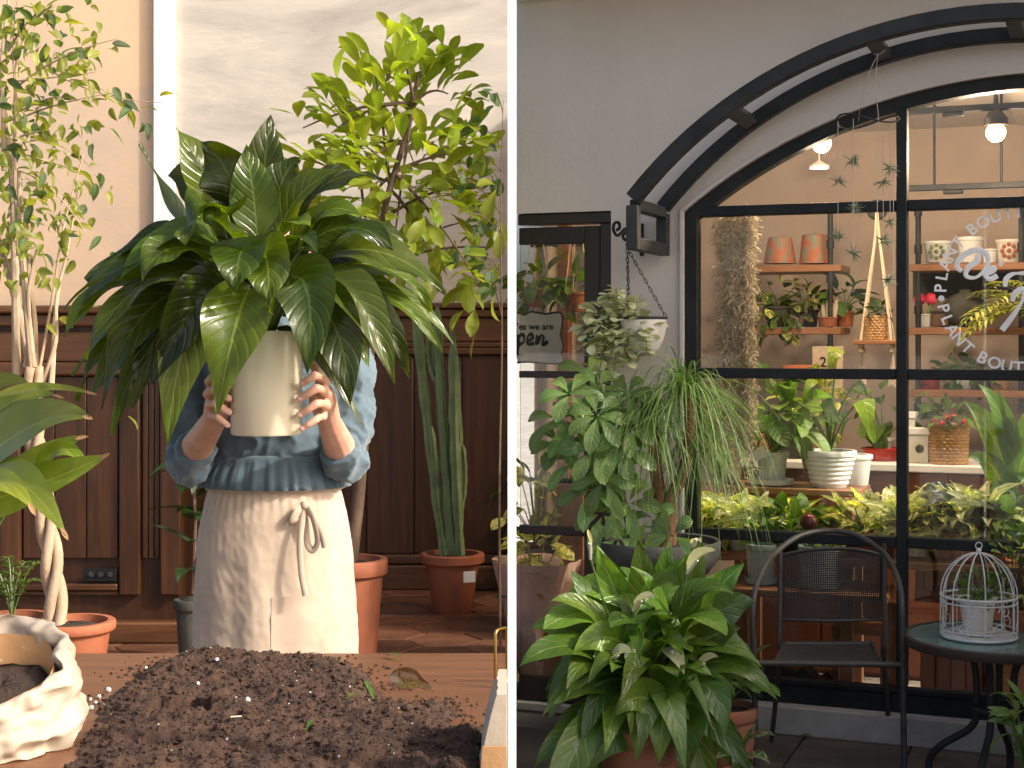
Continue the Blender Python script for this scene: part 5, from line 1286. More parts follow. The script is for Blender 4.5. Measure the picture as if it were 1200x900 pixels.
for i, (px, s_, lb) in enumerate(((1075, (.1, .1, .13), 'white gift box with leaf print left of the wicker basket'), (1060, (.07, .08, .2), 'tall pale box standing behind the window mullion'))):
    c = oncounter(px)+V((0, .05+.1*i, 0)); t = thing('gift_box', lb, 'box', c, 'R'); G().box(c+V((0, 0, s_[2]/2)), s_).build('box_body', M['sign'], t, bevel=.003); G().box(c+V((0, 0, s_[2]+.0155)), (s_[0]+.01, s_[1]+.01, .03)).build('lid', M['white_paint'], t, bevel=.003); G().ball(c+V((.01, -s_[1]/2-.001, s_[2]*.5)), .02, 8, 6, (1, .1, 1)).build('leaf_print', M['grey_pot'], t)
for px, h_, m, lb in ((884, .12, 'terracotta', 'clay pot behind the moss curtain'), (925, .2, 'grey_pot', 'large grey pot behind the dumb cane pot'), (950, .1, 'inwood', 'brown crate like box beside the grey pot'), (1030, .06, 'red', 'low red tin near the end of the counter')):
    c = oncounter(px)+V((0, .1, 0)); t = thing('counter_pot', lb, 'pot', c, 'R'); pot(t, c, .09, .07, h_, m, .006)
for px, py, h_, m, lb in ((1090, 457, .08, 'red', 'red patterned tin on the lowest right shelf'), (1128, 457, .07, 'white_pot', 'short white cup on the lowest right shelf'), (1150, 457, .09, 'grey_pot', 'grey jar on the lowest right shelf'), (1172, 457, .1, 'wicker', 'tan jar on the lowest right shelf')):
    c = S(px, py, SW+.1); t = thing('jar', lb, 'jar', c, 'R'); G().lathe([(.04, 0), (.048, .01), (.048, h_*.8), (.035, h_), (0, h_)], c, 18).build('jar_body', M[m], t); G().lathe([(.036, h_+.001), (.036, h_+.015), (0, h_+.016)], c, 18).build('lid', M['iron'], t)
c = S(1130, 383, SW+.02)
t = thing('hanging_vine', 'green vine tumbling from the middle right shelf', 'plant', S(1130, 420, SW+.05), 'R'); cc = S(1130, 440, SW+.1); bush(t, cc+V((0, 0, .05)), cc, (.24, .1, .08), 70, lg, .07, droop=.3)
# strelitzia at right
c = S(1180, 600, .55); c.z = .041; t = thing('bird_of_paradise', 'tall plant with long paddle leaves at the right window edge', 'potted plant', c, 'R'); pot(t, c, .12, .09, .3, 'wicker', .008); g = G()
for (x1, y1, cx_, cy_, x2, y2, w) in ((1186, 560, 1180, 470, 1146, 450, 13), (1182, 560, 1160, 490, 1130, 470, 17), (1190, 540, 1190, 500, 1168, 455, 10), (1178, 580, 1165, 530, 1132, 535, 14), (1190, 570, 1200, 520, 1225, 500, 18), (1184, 590, 1172, 560, 1160, 590, 13), (1192, 560, 1210, 545, 1206, 590, 14), (1188, 545, 1215, 470, 1235, 470, 16), (1195, 610, 1180, 560, 1175, 575, 12)):
    pa, pm_, pb = S(x1, y1, .5), S(cx_, cy_, .42), S(x2, y2, .38); s_ = RW(pb).y/F; leafc(t, 'green', pa, pm_, pb, w*s_, 'lance', V((R(-.4, .4), -1, .4)), .25, .06, 12); g.tube(bez(c+V((0, 0, .28)), V((c.x, .5, pa.z*.7)), pa, 6), .007, 6, False)
tag(g.build('stems', M['lily_stem'], t), kind='stuff')
# greenery massed along the glass
names = [('pothos_plant', 'pothos'), ('pothos_plant', 'variegated'), ('pothos_plant', 'green'), ('pothos_plant', 'pothos'), ('pothos_plant', 'variegated'), ('pothos_plant', 'pothos'), ('pothos_plant', 'variegated'), ('pothos_plant', 'green')]
lbs = ['yellow marbled pothos at the left end of the window sill', 'cream variegated plant under the bench beside its left leg', 'green leafy plant under the middle of the bench', 'golden pothos right of the bench leg by the mullion', 'cream variegated leaves just right of the window mullion', 'golden pothos in front of the white counter', 'pale variegated plant below the wicker basket', 'green leafy plant below the paddle leaves at right']
for i, px in enumerate((826, 872, 925, 1010, 1072, 1110, 1142, 1190)):
    c = S(px, 650, .38); zb_ = c.z
    t = thing(names[i][0], lbs[i], 'potted plant', c, 'R', 'pothos plants massed behind the glass'); m = names[i][1]
    pot(t, c, .075, .06, .1, ['terracotta', 'white_pot', 'grey_pot', 'terracotta', 'white_pot', 'terracotta', 'grey_pot', 'blue_pot'][i], .006)
    vv = variants('heart', m, .38, 5, (.2, 1.3), .15, .06, 7, 4)
    bush(t, c+V((0, 0, .1)), c+V((0, .0, .14)), (.14, .10, .085), 70, vv, .10, upb=.25, sr=.003)
    if m == 'variegated':
        for k in range(9): a_ = c+V((R(-.1, .1), -.05, R(.1, .2))); leafc(t, m, a_, a_+V((R(-.1, .1), -.03, .1)), a_+V((R(-.17, .17), -.06, R(.02, .14))), .02, 'strap', V((0, -1, .4)), .2, .1, 8)
for i, (px, w_, m, wd, n_, lb) in enumerate(((1040, .42, 'variegated', .03, 16, 'tall cream streaked leaves rising left of the window mullion'), (1098, .44, 'variegated', .03, 18, 'long cream streaked leaves rising below the wicker basket'), (1128, .34, 'dark_leaf', .042, 11, 'dark broad leaves hanging in front of the cream foliage'), (1165, .45, 'variegated', .03, 16, 'cream streaked leaves below the paddle leaved plant'), (850, .44, 'pothos', .034, 16, 'yellow streaked leaves behind the palm at the window corner'), (905, .5, 'pothos', .04, 14, 'broad yellow green leaves below the white saucer'))):
    c = S(px, 655, w_); t = thing('leafy_plant', lb, 'potted plant', c, 'R', 'leafy plants massed behind the glass'); pot(t, c, .06, .05, .08, 'terracotta', .004); g = G()
    for k in range(n_):
        a = R(0, 2*pi); d = V((cos(a), sin(a)*.6-.15, 0)); ln = R(.13, .27); p0 = c+V((0, 0, .07)); p1 = p0+d*ln*.35+V((0, 0, R(.12, .26))); p2 = p0+d*ln*1.1+V((0, 0, R(.02, .24)))
        leafc(t, m, p0+(p1-p0)*.35, p1, p2, wd*R(.7, 1.15), random.choice(('lance', 'oval', 'lance')), V((R(-.4, .4), -.8, .5)), .2, .14, 9, cols=4); g.tube([p0, p0+(p1-p0)*.36], .0035, 5, False)
    tag(g.build('stems', M['lily_stem'], t), kind='stuff')
for i, (px, n_, sc, vk, lb) in enumerate(((893, 34, .13, 'green', 'dark green leafy plant on the counter behind the moss'), (940, 34, .12, 'pothos', 'marbled leafy plant on the counter behind the lime alocasia'), (1028, 26, .12, 'green', 'leafy plant on the counter left of the mullion'))):
    c = oncounter(px)+V((0, .2, 0)); t = thing('counter_plant', lb, 'potted plant', c, 'R'); pot(t, c, .06, .05, .1, ['terracotta', 'grey_pot', 'white_pot'][i], .004); bush(t, c+V((0, 0, .1)), c+V((0, -.05, .26)), (.2, .12, .17), n_, variants('oval', vk, .3, 5, (.3, 1.4), .25, .05, 8, 4), sc, droop=.2)
# sill shelf carrying them, and pots below the rail
a = S(806, 690, .12)
t = thing('sill_shelf', 'long brown shelf behind the lowest window rail carrying the massed greenery', 'shelf', V((u0+.06, .1, .04)), 'R'); zs_ = S(1000, 650, .38).z
G().bb((u0+.06, .24, zs_-.03), (2.5, .49, zs_-.001)).build('shelf_board', M['inwood'], t, bevel=.003)
zl = S(930, 692, .14).z; G().bb((u0+.06, .11, zl-.03), (S(1040, 690, .14).x, .5, zl)).build('lower_board', M['inwood'], t, bevel=.003)
for px in (820, 992, 1048): u = S(px, 700, .2).x; G().bb((u-.025, .19, .041), (u+.025, .24, zl-.031)).build('leg', M['inwood_v'], t, bevel=.003)
for px, wp, hp, lb in ((892, 38, 44, 'pale blue pot on the low shelf left of the chair back'), (960, 50, 46, 'wide pale blue pot seen through the chair back')):
    c = S(px, 690, .26); c.z = zl+.001; s_ = RW(c).y/F; t = thing('blue_pot', lb, 'pot', c, 'R'); pot(t, c+V((0, 0, .01)), wp*s_/2-.004, wp*s_/2*.8, hp*s_, 'blue_pot', .004); saucer(t, c, wp*s_/2, 'blue_pot')
    bush(t, c+V((0, 0, hp*s_)), c+V((0, 0, hp*s_+.04)), (.07, .06, .04), 14, lg, .06, stems=0)
c = S(948, 612, .2); t = thing('bauble', 'dark purple glass ball among the leaves above the chair', 'bauble', c, 'R'); M['plum'] = pm('plum', (.12, .01, .03), None, .12); G().ball(c, .038, 18, 12).build('glass_ball', M['plum'], t)
G().lathe([(.009, .036), (.009, .05), (0, .051)], c, 10).build('cap', M['brass'], t)
# timber and furniture low behind the glass
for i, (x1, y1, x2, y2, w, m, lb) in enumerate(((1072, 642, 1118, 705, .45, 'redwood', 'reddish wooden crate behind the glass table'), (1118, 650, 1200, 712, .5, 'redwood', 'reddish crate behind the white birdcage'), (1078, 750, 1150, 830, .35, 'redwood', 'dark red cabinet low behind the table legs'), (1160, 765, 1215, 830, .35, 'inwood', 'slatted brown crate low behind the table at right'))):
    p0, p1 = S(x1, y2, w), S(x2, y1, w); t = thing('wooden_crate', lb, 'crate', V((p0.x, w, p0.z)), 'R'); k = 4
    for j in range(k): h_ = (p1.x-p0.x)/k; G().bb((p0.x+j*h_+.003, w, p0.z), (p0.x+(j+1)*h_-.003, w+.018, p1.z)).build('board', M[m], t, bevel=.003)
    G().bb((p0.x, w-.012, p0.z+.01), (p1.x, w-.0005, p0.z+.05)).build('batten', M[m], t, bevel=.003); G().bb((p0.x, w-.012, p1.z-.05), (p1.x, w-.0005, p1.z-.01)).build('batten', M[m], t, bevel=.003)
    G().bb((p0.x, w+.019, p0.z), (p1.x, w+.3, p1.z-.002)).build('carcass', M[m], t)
q = S(1010, 790, .4); t = thing('wooden_stool', 'small orange brown wooden stool low behind the chair', 'stool', V((q.x, .4, .041)), 'R')
G().bb((q.x-.12, .32, .36), (q.x+.12, .52, .385)).build('seat', M['inwood'], t, bevel=.005)
for a in (-.1, .1):
    for b in (.34, .5): G().bb((q.x+a-.014, b-.014, .041), (q.x+a+.014, b+.014, .359)).build('leg', M['inwood_v'], t)
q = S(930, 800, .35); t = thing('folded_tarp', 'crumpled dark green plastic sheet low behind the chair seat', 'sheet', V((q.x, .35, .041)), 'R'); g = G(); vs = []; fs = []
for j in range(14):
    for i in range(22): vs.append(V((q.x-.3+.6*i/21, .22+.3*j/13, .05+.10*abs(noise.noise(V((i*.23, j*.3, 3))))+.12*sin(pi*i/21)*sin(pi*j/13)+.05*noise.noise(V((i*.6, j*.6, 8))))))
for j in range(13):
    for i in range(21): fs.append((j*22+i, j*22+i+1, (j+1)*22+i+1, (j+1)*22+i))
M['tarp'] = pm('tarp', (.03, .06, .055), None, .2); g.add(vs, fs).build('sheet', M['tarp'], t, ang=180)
# behind the door
q = S(652, 770, .36); q.z = .041; t = thing('clay_urn', 'rounded terracotta urn standing just inside the glass door', 'urn', q, 'R')
G().lathe([(.07, 0), (.1, .05), (.125, .15), (.12, .23), (.085, .29), (.088, .31), (.1, .32), (.09, .31), (.075, .28), (0, .27)], q, 32).build('urn_body', M['terracotta'], t)
fronds(t, q+V((0, 0, .28)), 7, .36, fgm, (1.2, 5.0), (.4, 1.4), .12, .2)
q = S(628, 770, .33); q.z = .041; t = thing('sunpatch_bundle', 'pale pink bundle added for the sun patches in the lower door pane', 'bundle', q, 'R'); g = G(); g.lathe([(.06, 0), (.1, .1), (.12, .25), (.16, .42), (.2, .56), (.185, .55), (.1, .4), (0, .36)], q, 36, lambda a_, z: 1+.08*sin(a_*5+z*9)+.05*sin(a_*11-z*20))  # pale bundle added to stand for sun patches behind the lower door panes
M['sunpatch_pink'] = pm('sunpatch_pink', (.72, .50, .40), (.62, .38, .29), .7, 7, .3, 20); g.build('sunpatch_wrap', M['sunpatch_pink'], t, ang=20)  # sun patch put into the pale pink colour
bush(t, q+V((0, 0, .4)), q+V((0, 0, .6)), (.14, .1, .1), 30, lv, .1)
q = S(676, 780, .42); q.z = .041; t = thing('pine_board', 'pale pine board leaning behind the clay urn inside the door', 'board', q, 'R'); G().bb((q.x-.07, q.y, .042), (q.x+.03, q.y+.025, .95)).build('board', M['inwood_v'], t, bevel=.003)
q = S(628, 600, 1.2); q.z = .041; t = thing('indoor_plant', 'grey green leafy plant inside the door left of the wooden post', 'potted plant', q, 'R'); pot(t, q, .14, .11, .5, 'grey_pot', .01); bush(t, q+V((0, 0, .5)), q+V((0, 0, .72)), (.2, .2, .2), 50, lg+lv, .13)
q = S(662, 560, 1.1); t = thing('wooden_post', 'reddish wooden post inside the glass door', 'post', V((q.x, 1.1, .041)), 'R'); G().bb((q.x-.03, 1.07, .041), (q.x+.03, 1.13, 2.77)).build('post_body', M['redwood'], t, bevel=.004); G().bb((q.x-.045, 1.055, .041), (q.x+.045, 1.145, .12)).build('foot', M['redwood'], t)
for px, py, lb in ((628, 340, 'potted plant hanging by strings inside the upper door pane'), (675, 345, 'broad leaved plant hanging at the right of the upper door pane')):
    q = S(px, py, .5); t = thing('hanging_plant', lb, 'hanging plant', q, 'R'); pot(t, q-V((0, 0, .08)), .07, .05, .09, 'terracotta', .005); bush(t, q, q+V((0, 0, .02)), (.13, .1, .09), 30, variants('oval', 'green', .27, 5, (.3, 1.4), .25, .05, 8, 4), .11, droop=.4)
    g = G(); 
    for a in (0, 2.1, 4.2): g.tube([q+V((.07*cos(a), .07*sin(a), 0)), q+V((0, 0, .45)), V((q.x, q.y, 2.775))], .003, 4)
    g.build('strings', M['rope'], t)
q = S(670, 470, .9); t = thing('curtain', 'pale linen curtain hanging behind the middle door pane', 'curtain', V((q.x, 1.3, .05)), 'R'); g = G(); vs = []; fs = []
for j in range(2):
    for i in range(50): vs.append(V((-.42+.75*i/49, 1.35+.025*sin(i*.9), [.3, 2.1][j])))
g.add(vs, [(i, i+1, 51+i, 50+i) for i in range(49)]); o = g.build('cloth', M['linen'], t, ang=180); G().tube([(-.44, 1.35, 2.11), (.35, 1.35, 2.11)], .012, 8).build('rod', M['iron'], t)

# ================================================================== on the patio
# hanging basket with bracket
bw_ = S(752, 292, -.03); t = thing('scroll_bracket', 'black wrought iron scroll bracket on the wall left of the window', 'bracket', S(752, 290, 0), 'R')
def scr(pts, r_=.0065): return spline([S(a, b, w) for a, b, w in pts], 5), r_
g = G(); u_ = S(752, 285, -.01).x
for pts in ([(752, 262, -.012), (752, 280, -.012), (752, 300, -.012)],):
    p, r_ = scr(pts, .009); g.tube(p, r_, 8)
for pts in ([(751, 276, -.02), (744, 270, -.06), (738, 276, -.1), (733, 268, -.14), (724, 276, -.19), (719, 270, -.22), (720, 262, -.23), (725, 261, -.22), (726, 267, -.21), (722, 270, -.21)], [(751, 295, -.02), (746, 290, -.05), (746, 280, -.07), (740, 275, -.1)], [(735, 271, -.12), (730, 276, -.13), (732, 281, -.13), (736, 279, -.13)]):
    p, r_ = scr(pts); g.tube(p, r_, 7)
g.build('scroll', M['frame'], t)
hk_ = S(735, 291, -.16); bc_ = S(754, 374, -.16)
t = thing('hanging_basket', 'cream ribbed half dome planter with pale variegated vine on chains by the window', 'hanging planter', hk_, 'R')
rt_ = 27*RW(bc_).y/F; g = G(); prof = [(rt_*.08, -rt_*1.62)]+[(rt_*math.sqrt(max(0, 1-(1-k/12)**2))**.8, -rt_*1.62*(1-k/12)) for k in range(1, 13)]+[(rt_*.97, .0), (rt_*.93, -.02), (0, -.03)]
g.lathe(prof, bc_, 40, lambda q, z: 1+.012*sin(q*20)); pb_ = g.build('planter', M['planter_white'], t)
g = G().tube([bc_+V((rt_*cos(k*pi/14), rt_*sin(k*pi/14), .004)) for k in range(28)], .006, 6, closed=True); g.build('rim', M['iron'], t)
def chain(a, b, name='chain'):
    g = G(); d = b-a; n = max(4, int(d.length/.02)); q = d.to_track_quat('Z', 'Y')
    for i in range(n):
        c = a+d*(i+.5)/n; g.tube([c+q @ (Matrix.Rotation((i % 2)*pi/2, 3, 'Z') @ V((.0055*cos(k*pi/3), 0, .0135*sin(k*pi/3)))) for k in range(6)], .0018, 4, closed=True)
    return g.build(name, M['iron'], t)
for a in (.4, 2.5, 4.3): chain(hk_, bc_+V((rt_*cos(a), rt_*sin(a), .006)))
chain(S(735, 278, -.13), hk_)
vh = variants('oval', 'pale', .4, 5, (.1, .9), .15, .04, 6, 4)
cc = S(725, 385, -.2); bush(t, S(745, 372, -.16), cc, (.15, .13, .12), 120, vh, .064, upb=.1, stemmat='lily_stem', sr=.0022, gap=.2)
cc = S(700, 405, -.2); bush(t, S(740, 372, -.16), cc, (.1, .1, .15), 50, vh, .056, droop=.4, sr=.0022, gap=.1)
for px, yb2 in ((690, 440), (702, 452), (720, 440), (735, 425), (758, 412), (712, 345), (722, 338), (736, 352)):
    e = S(px, yb2, -.24+R(-.04, .04)); s0 = S(742 if yb2 > 380 else 725, 380, -.2); pts = bez(s0, S(px, min(yb2, 385) if yb2 > 380 else 350, -.26), e, 9); g = G().tube(pts, .0022, 4); tag(g.build('vine', M['lily_stem'], t), kind='stuff')
    for k in range(3, 10):
        for s in (-1, 1): put(t, random.choice(vh), pts[k]+V((0, -.005, 0)), V((s*.8, -.4, R(-.3, .4))), R(.036, .056), R(-.5, .5))
# grey bowl with ponytail palm and schefflera on a clay pot
c = S(770, 690, -.42); wpt = -.42
c.z = 0; t = thing('clay_pedestal', 'tall brown clay pot holding up the wide grey bowl by the door', 'pot', c, 'R')
zbow = S(770, 676, wpt).z; pot(t, c, .15, .12, zbow, 'terracotta_worn', .012)
c2 = V((c.x, c.y, zbow+.001)); t = thing('ponytail_palm', 'ponytail palm with thin arching leaves in a wide grey bowl before the window', 'potted palm', c2, 'R'); hb = S(770, 632, wpt).z-zbow
g = G().lathe([(.13, 0), (.2, .02), (.245, hb*.55), (.25, hb-.01), (.245, hb), (.232, hb-.004), (.225, hb-.03), (.0, hb-.03)], c2, 44); g.build('bowl', M['grey_pot'], t)
G().lathe([(0, hb-.02), (.222, hb-.024)], c2, 24).build('soil', M['soil'], t)
zb2 = c2.z+hb-.03
def S2(px, py, dw=0): return S(px, py, wpt+dw)
tk = spline([S2(778, 640), S2(782, 615), S2(786, 585), S2(800, 555), S2(808, 510), S2(806, 460)], 5); G().tube(tk, [.046, .047, .046, .044, .042, .040, .038, .036, .034, .031, .028]+[.026-.0006*k for k in range(len(tk)-11)], 14).build('trunk', M['bark_red'], t, ang=180)
tk2 = spline([S2(776, 600), S2(770, 560), S2(766, 530), S2(768, 505)], 5); G().tube(tk2, [.03-.0008*k for k in range(len(tk2))], 10).build('trunk', M['bark_red'], t, ang=180)
def strand(parent, base, d, ln, sag, w, mat='palm'):
    p0 = V(base); p1 = p0+d*ln*.55; p2 = p0+V((d.x*ln*.85, d.y*ln*.85, d.z*ln*.4-sag)); return leafc(parent, mat, p0, p1, p2, w, 'strap', V((0, 0, 1)) if abs(d.z) < .95 else V((0, -1, 0)), .3, 0, 9, cols=2)
def mop(parent, base, n, ln, up, sag, w, wmat='palm', ring=.02, mg=None):
    for i in range(n):
        a = R(0, 2*pi); el = R(*up); d = V((cos(a)*cos(el), sin(a)*cos(el)*.8-.1, sin(el))); l2 = ln*R(.6, 1.25); b = V(base)+V((R(-ring, ring), R(-ring, ring), R(-ring, ring))); sg_ = sag*l2*R(.2, 1.3)
        if mg is None: strand(parent, b, d, l2, sg_, w*R(.7, 1.2), wmat)
        else:
            p1 = b+d*l2*.55; p2 = b+V((d.x*l2*.85+R(-.05, .05), d.y*l2*.85, d.z*l2*.4-sg_)); mg.geo(leaf_geo(bez(b, p1, p2, 8), w*R(.7, 1.2), 'strap', V((.1, -.3, 1)), .3, 0, 2), wmat)
H1, H2, H3, H4 = S2(800, 462), S2(762, 495), S2(822, 505, .05), S2(738, 470, .08)
mop(t, H1, 120, .44, (.0, 1.45), .72, .0028); mop(t, H2, 80, .42, (-.1, 1.4), .75, .0026); mop(t, H3, 60, .33, (-.5, 1.3), 1.2, .0026); mop(t, H4, 40, .36, (-.2, 1.3), .9, .0024)
mg = Merge()
mop(t, H1, 110, .44, (-.3, 1.45), .8, .0024, mg=mg); mop(t, H2, 100, .44, (-.4, 1.4), .85, .0024, mg=mg); mop(t, H3, 60, .34, (-.6, 1.3), 1.4, .0024, mg=mg); mop(t, H4, 50, .4, (-.3, 1.3), 1.1, .0022, mg=mg)
mg.build('fine_leaves', t)
for a, b in ((tk[20], H3), (tk2[-1], H4)): G().tube(bez(a, (a+b)/2+V((0, .0, -.03)), b, 6), [.016-.0012*k for k in range(7)], 8).build('branch', M['bark_red'], t)
# schefflera in the same bowl region, a pot of its own behind
cs = S(722, 700, -.36); cs.z = 0; t = thing('umbrella_tree', 'umbrella tree with glossy rounded leaflets in front of the door edge', 'potted plant', cs, 'R'); pot(t, cs, .1, .08, .34, 'terracotta', .008)
g = G(); top = S(728, 570, -.4)
for a in ((712, 560), (735, 640)): pass
stalk = spline([cs+V((0, 0, .32)), S(737, 640, -.38), S(724, 570, -.4), S(716, 500, -.42), S(706, 455, -.42)], 5); g.tube(stalk, .009, 7)
for px, py, dw, n_, tilt in ((668, 462, -.1, 6, .0), (652, 490, -.06, 5, 0), (700, 455, 0, 6, .2), (735, 462, -.05, 6, .2), (700, 488, -.15, 7, .3), (735, 500, -.1, 6, .2), (655, 520, -.02, 6, 0), (697, 528, -.16, 6, .5), (728, 525, -.12, 7, .4), (708, 562, -.14, 6, .7), (672, 500, .0, 5, 0), (745, 485, 0, 5, .2), (720, 545, -.05, 6, .6), (690, 440, .05, 5, .1), (675, 540, -.05, 5, .3), (735, 590, -.12, 6, .4), (706, 602, -.12, 6, .5), (762, 606, -.14, 5, .5), (724, 630, -.14, 6, .6), (788, 628, -.2, 5, .6), (690, 575, -.1, 5, .4)):
    hub = S(px, py, -.42+dw); st_ = min(stalk, key=lambda q: (q-hub).length-.3*(q.z < hub.z)); g.tube(bez(st_, (st_+hub)/2+V((0, 0, .05)), hub, 6), .0032, 5, False); a0_ = R(0, 6)
    nh_ = V((R(-.4, .4), -.9, .9-tilt)).normalized(); e1 = nh_.orthogonal().normalized(); e2 = nh_.cross(e1)
    for k in range(n_):
        a = a0_+2*pi*k/n_; d = e1*cos(a)+e2*sin(a); p0 = hub+d*.012; ln = R(.095, .145); leafc(t, 'schef', p0, p0+d*ln*.6+nh_*.018, p0+d*ln+V((0, -.0, -.03)), R(.026, .034), 'obov', nh_, .18, .04, 8, cols=4)
tag(g.build('stems', M['lily_stem'], t), kind='stuff')
# big peace lily in front
YD = 5.2; c = A(752, 960, YD); c.z = 0; t = thing('peace_lily', 'big peace lily with pale spathes in a terracotta pot on the patio', 'potted plant', c)
hp_ = .30; pot(t, c, .16, .125, hp_, 'terracotta_worn', .013)
g = G(); L1 = [((735,770,0),(690,690,-.05),(644,705,-.1),20,'u'), ((720,775,-.05),(655,735,-.15),(607,783,-.2),25,'u'), ((745,765,-.05),(705,728,-.15),(672,765,-.15),23,'f'), ((748,800,-.08),(715,742,-.2),(690,800,-.22),19,'w'),
 ((738,812,-.05),(690,795,-.15),(648,826,-.2),17,'u'), ((722,850,-.05),(668,840,-.15),(626,900,-.2),24,'u'), ((758,815,-.1),(752,800,-.22),(746,893,-.26),27,'f'), ((780,835,-.1),(778,820,-.2),(772,898,-.24),24,'f'), ((800,800,-.05),(845,790,-.15),(850,868,-.2),24,'f'),
 ((782,840,-.1),(750,795,-.22),(722,838,-.24),26,'f'), ((775,830,-.1),(785,775,-.2),(828,790,-.18),24,'u'), ((792,800,-.1),(800,765,-.2),(836,792,-.2),18,'w'), ((805,790,-.05),(850,775,-.1),(860,818,-.1),14,'w'), ((795,770,0),(850,735,-.05),(893,783,-.08),22,'w'), ((790,760,-.02),(820,690,-.08),(862,738,-.1),14,'w'),
 ((785,765,.05),(800,720,.05),(846,668,.05),30,'f'), ((778,755,.08),(770,700,.05),(802,652,.05),30,'f'), ((782,750,-.05),(772,680,-.1),(740,664,-.1),14,'u'), ((765,760,0),(745,700,0),(720,700,0),20,'f'), ((800,745,.08),(835,690,.1),(872,660,.1),24,'f'), ((805,755,.05),(850,700,.05),(885,705,.05),26,'f'), ((800,770,.02),(830,740,-.05),(868,735,-.05),24,'f'),
 ((758,780,-.1),(745,740,-.2),(740,805,-.22),20,'f'), ((770,770,-.1),(775,735,-.18),(805,757,-.18),22,'w'), ((750,860,-.1),(715,845,-.2),(690,905,-.2),24,'f'), ((800,850,-.1),(810,830,-.2),(800,915,-.22),26,'f'), ((730,830,-.02),(690,815,-.1),(640,870,-.1),22,'u'), ((745,840,-.05),(700,820,-.12),(672,850,-.14),24,'u'), ((815,830,0),(850,810,-.05),(842,850,-.08),18,'f'), ((730,760,.05),(700,720,.02),(655,735,0),20,'u'), ((740,755,.1),(735,700,.1),(714,655,.08),24,'f'), ((745,750,.05),(715,680,.02),(700,640,0),22,'f'), ((765,750,.05),(752,680,0),(748,632,0),24,'f'), ((785,750,.05),(810,680,.02),(822,632,.02),24,'f'), ((735,760,.02),(690,700,0),(668,668,0),20,'u'), ((760,750,.12),(770,680,.1),(835,640,.12),24,'f'), ((775,740,.1),(780,690,.08),(780,640,.08),26,'f'), ((790,790,.05),(830,760,0),(878,770,0),24,'u')]
for a, cc_, b, w, k in L1:
    nr = {'u': V((R(-.2, .2), -.55, .85)), 'f': V((R(-.3, .3), -1, .3)), 'w': V((R(-.2, .2), -.35, .95))}[k]
    pa, pm_, pb = A(a[0], a[1], YD+a[2]), A(cc_[0], cc_[1], YD+cc_[2]), A(b[0], b[1], YD+b[2])
    leafc(t, 'lily2' if random.random() < .8 else 'green', pa, pm_, pb, w/F*YD*.95, 'lance', nr, R(.12, .3), R(.05, .14), 14); root = c+V((R(-.06, .06), R(-.06, .06), hp_-.03)); g.tube(bez(root, root*.4+pa*.6+V((0, 0, .05)), pa, 6), [.0055]*3+[.004]*4, 5, False)
for i in range(92):
    a = R(0, 2*pi); el = R(-.25, 1.25) if i < 70 else R(-.9, .1); d = V((cos(a), sin(a)*.8-.05*(i >= 70), el)).normalized(); ln = R(.2, .32); p0 = c+V((R(-.1, .1), R(-.06, .1), hp_+R(.06, .34 if i < 70 else .16))); p1 = p0+d*ln*.8+V((0, 0, .06)); p2 = p0+d*ln*1.3+V((0, 0, -.05-R(0, .15)))
    if min(p1.x, p2.x) < .045: continue
    leafc(t, random.choice(('lily2', 'lily2', 'green')), p0+(p1-p0)*.3, p1, p2, R(.036, .07), random.choice(('lance', 'lance', 'oval')), V((R(-.6, .6), -.6, .8)), R(.1, .3), R(.03, .12), 10); g.tube([c+V((0, 0, hp_-.03)), p0, p0+(p1-p0)*.3], .004, 5, False)
for (sx, sy, kx, ky, tx_, ty_, w) in ((745, 800, 715, 778, 740, 765, 14), (800, 830, 815, 790, 842, 770, 11), (770, 800, 780, 760, 802, 790, 12), (795, 730, 805, 672, 838, 645, 14), (705, 700, 692, 655, 689, 620, 4), (750, 740, 742, 715, 768, 700, 11), (800, 690, 812, 640, 822, 636, 6)):
    e = A(kx, ky, YD-.14); g.tube(bez(c+V((0, 0, hp_)), A(sx, sy, YD), e, 8), .0035, 6, False); tip = A(tx_, ty_, YD-.24); leafc(t, 'spathe', e, (e+tip)/2+V((0, 0, .03)), tip, w/F*YD, 'lance', V((0, -.6, .8)), .5, .05, 8, 'spathe'); G().tube([e, e+(tip-e)*.35+V((0, -.012, .02))], .006, 6).build('spadix', M['planter_white'], t)
tag(g.build('petioles', M['lily_stem'], t), kind='stuff')
# carved pot behind and spotted plant at its foot
c = A(848, 866, 5.55); c.z = 0; t = thing('carved_pot', 'brown carved clay pot half hidden right of the peace lily', 'pot', c); pot(t, c, .115, .1, .27, 'terracotta_worn', .01, 30, True, 4)
bush(t, c+V((0, 0, .26)), c+V((0, .02, .38)), (.12, .1, .13), 26, variants('oval', 'green', .25, 4, (.2, 1.2), .2, .05, 8, 4), .12)
c = A(868, 915, 5.3); c.z = 0; t = thing('spotted_plant', 'low plant with pale speckled leaves at the foot of the chair', 'potted plant', c); pot(t, c, .07, .055, .1, 'terracotta', .006); g = G()
for (x1, y1, x2, y2) in ((868, 880, 857, 845), (870, 880, 858, 900), (872, 870, 908, 862), (872, 885, 902, 895), (866, 885, 838, 890), (872, 878, 888, 846), (868, 890, 880, 912), (864, 880, 845, 862)):
    a, b = A(x1, y1, 5.25), A(x2, y2, 5.12); leafc(t, 'aglao', a, (a+b)/2+V((0, -.03, .04)), b, .026, 'lance', V((0, -.6, .8)), .2, .06, 10); g.tube(bez(c+V((0, 0, .09)), (c+a)/2+V((0, 0, .1)), a, 5), .0035, 5, False)
tag(g.build('stems', M['lily_stem'], t), kind='stuff')
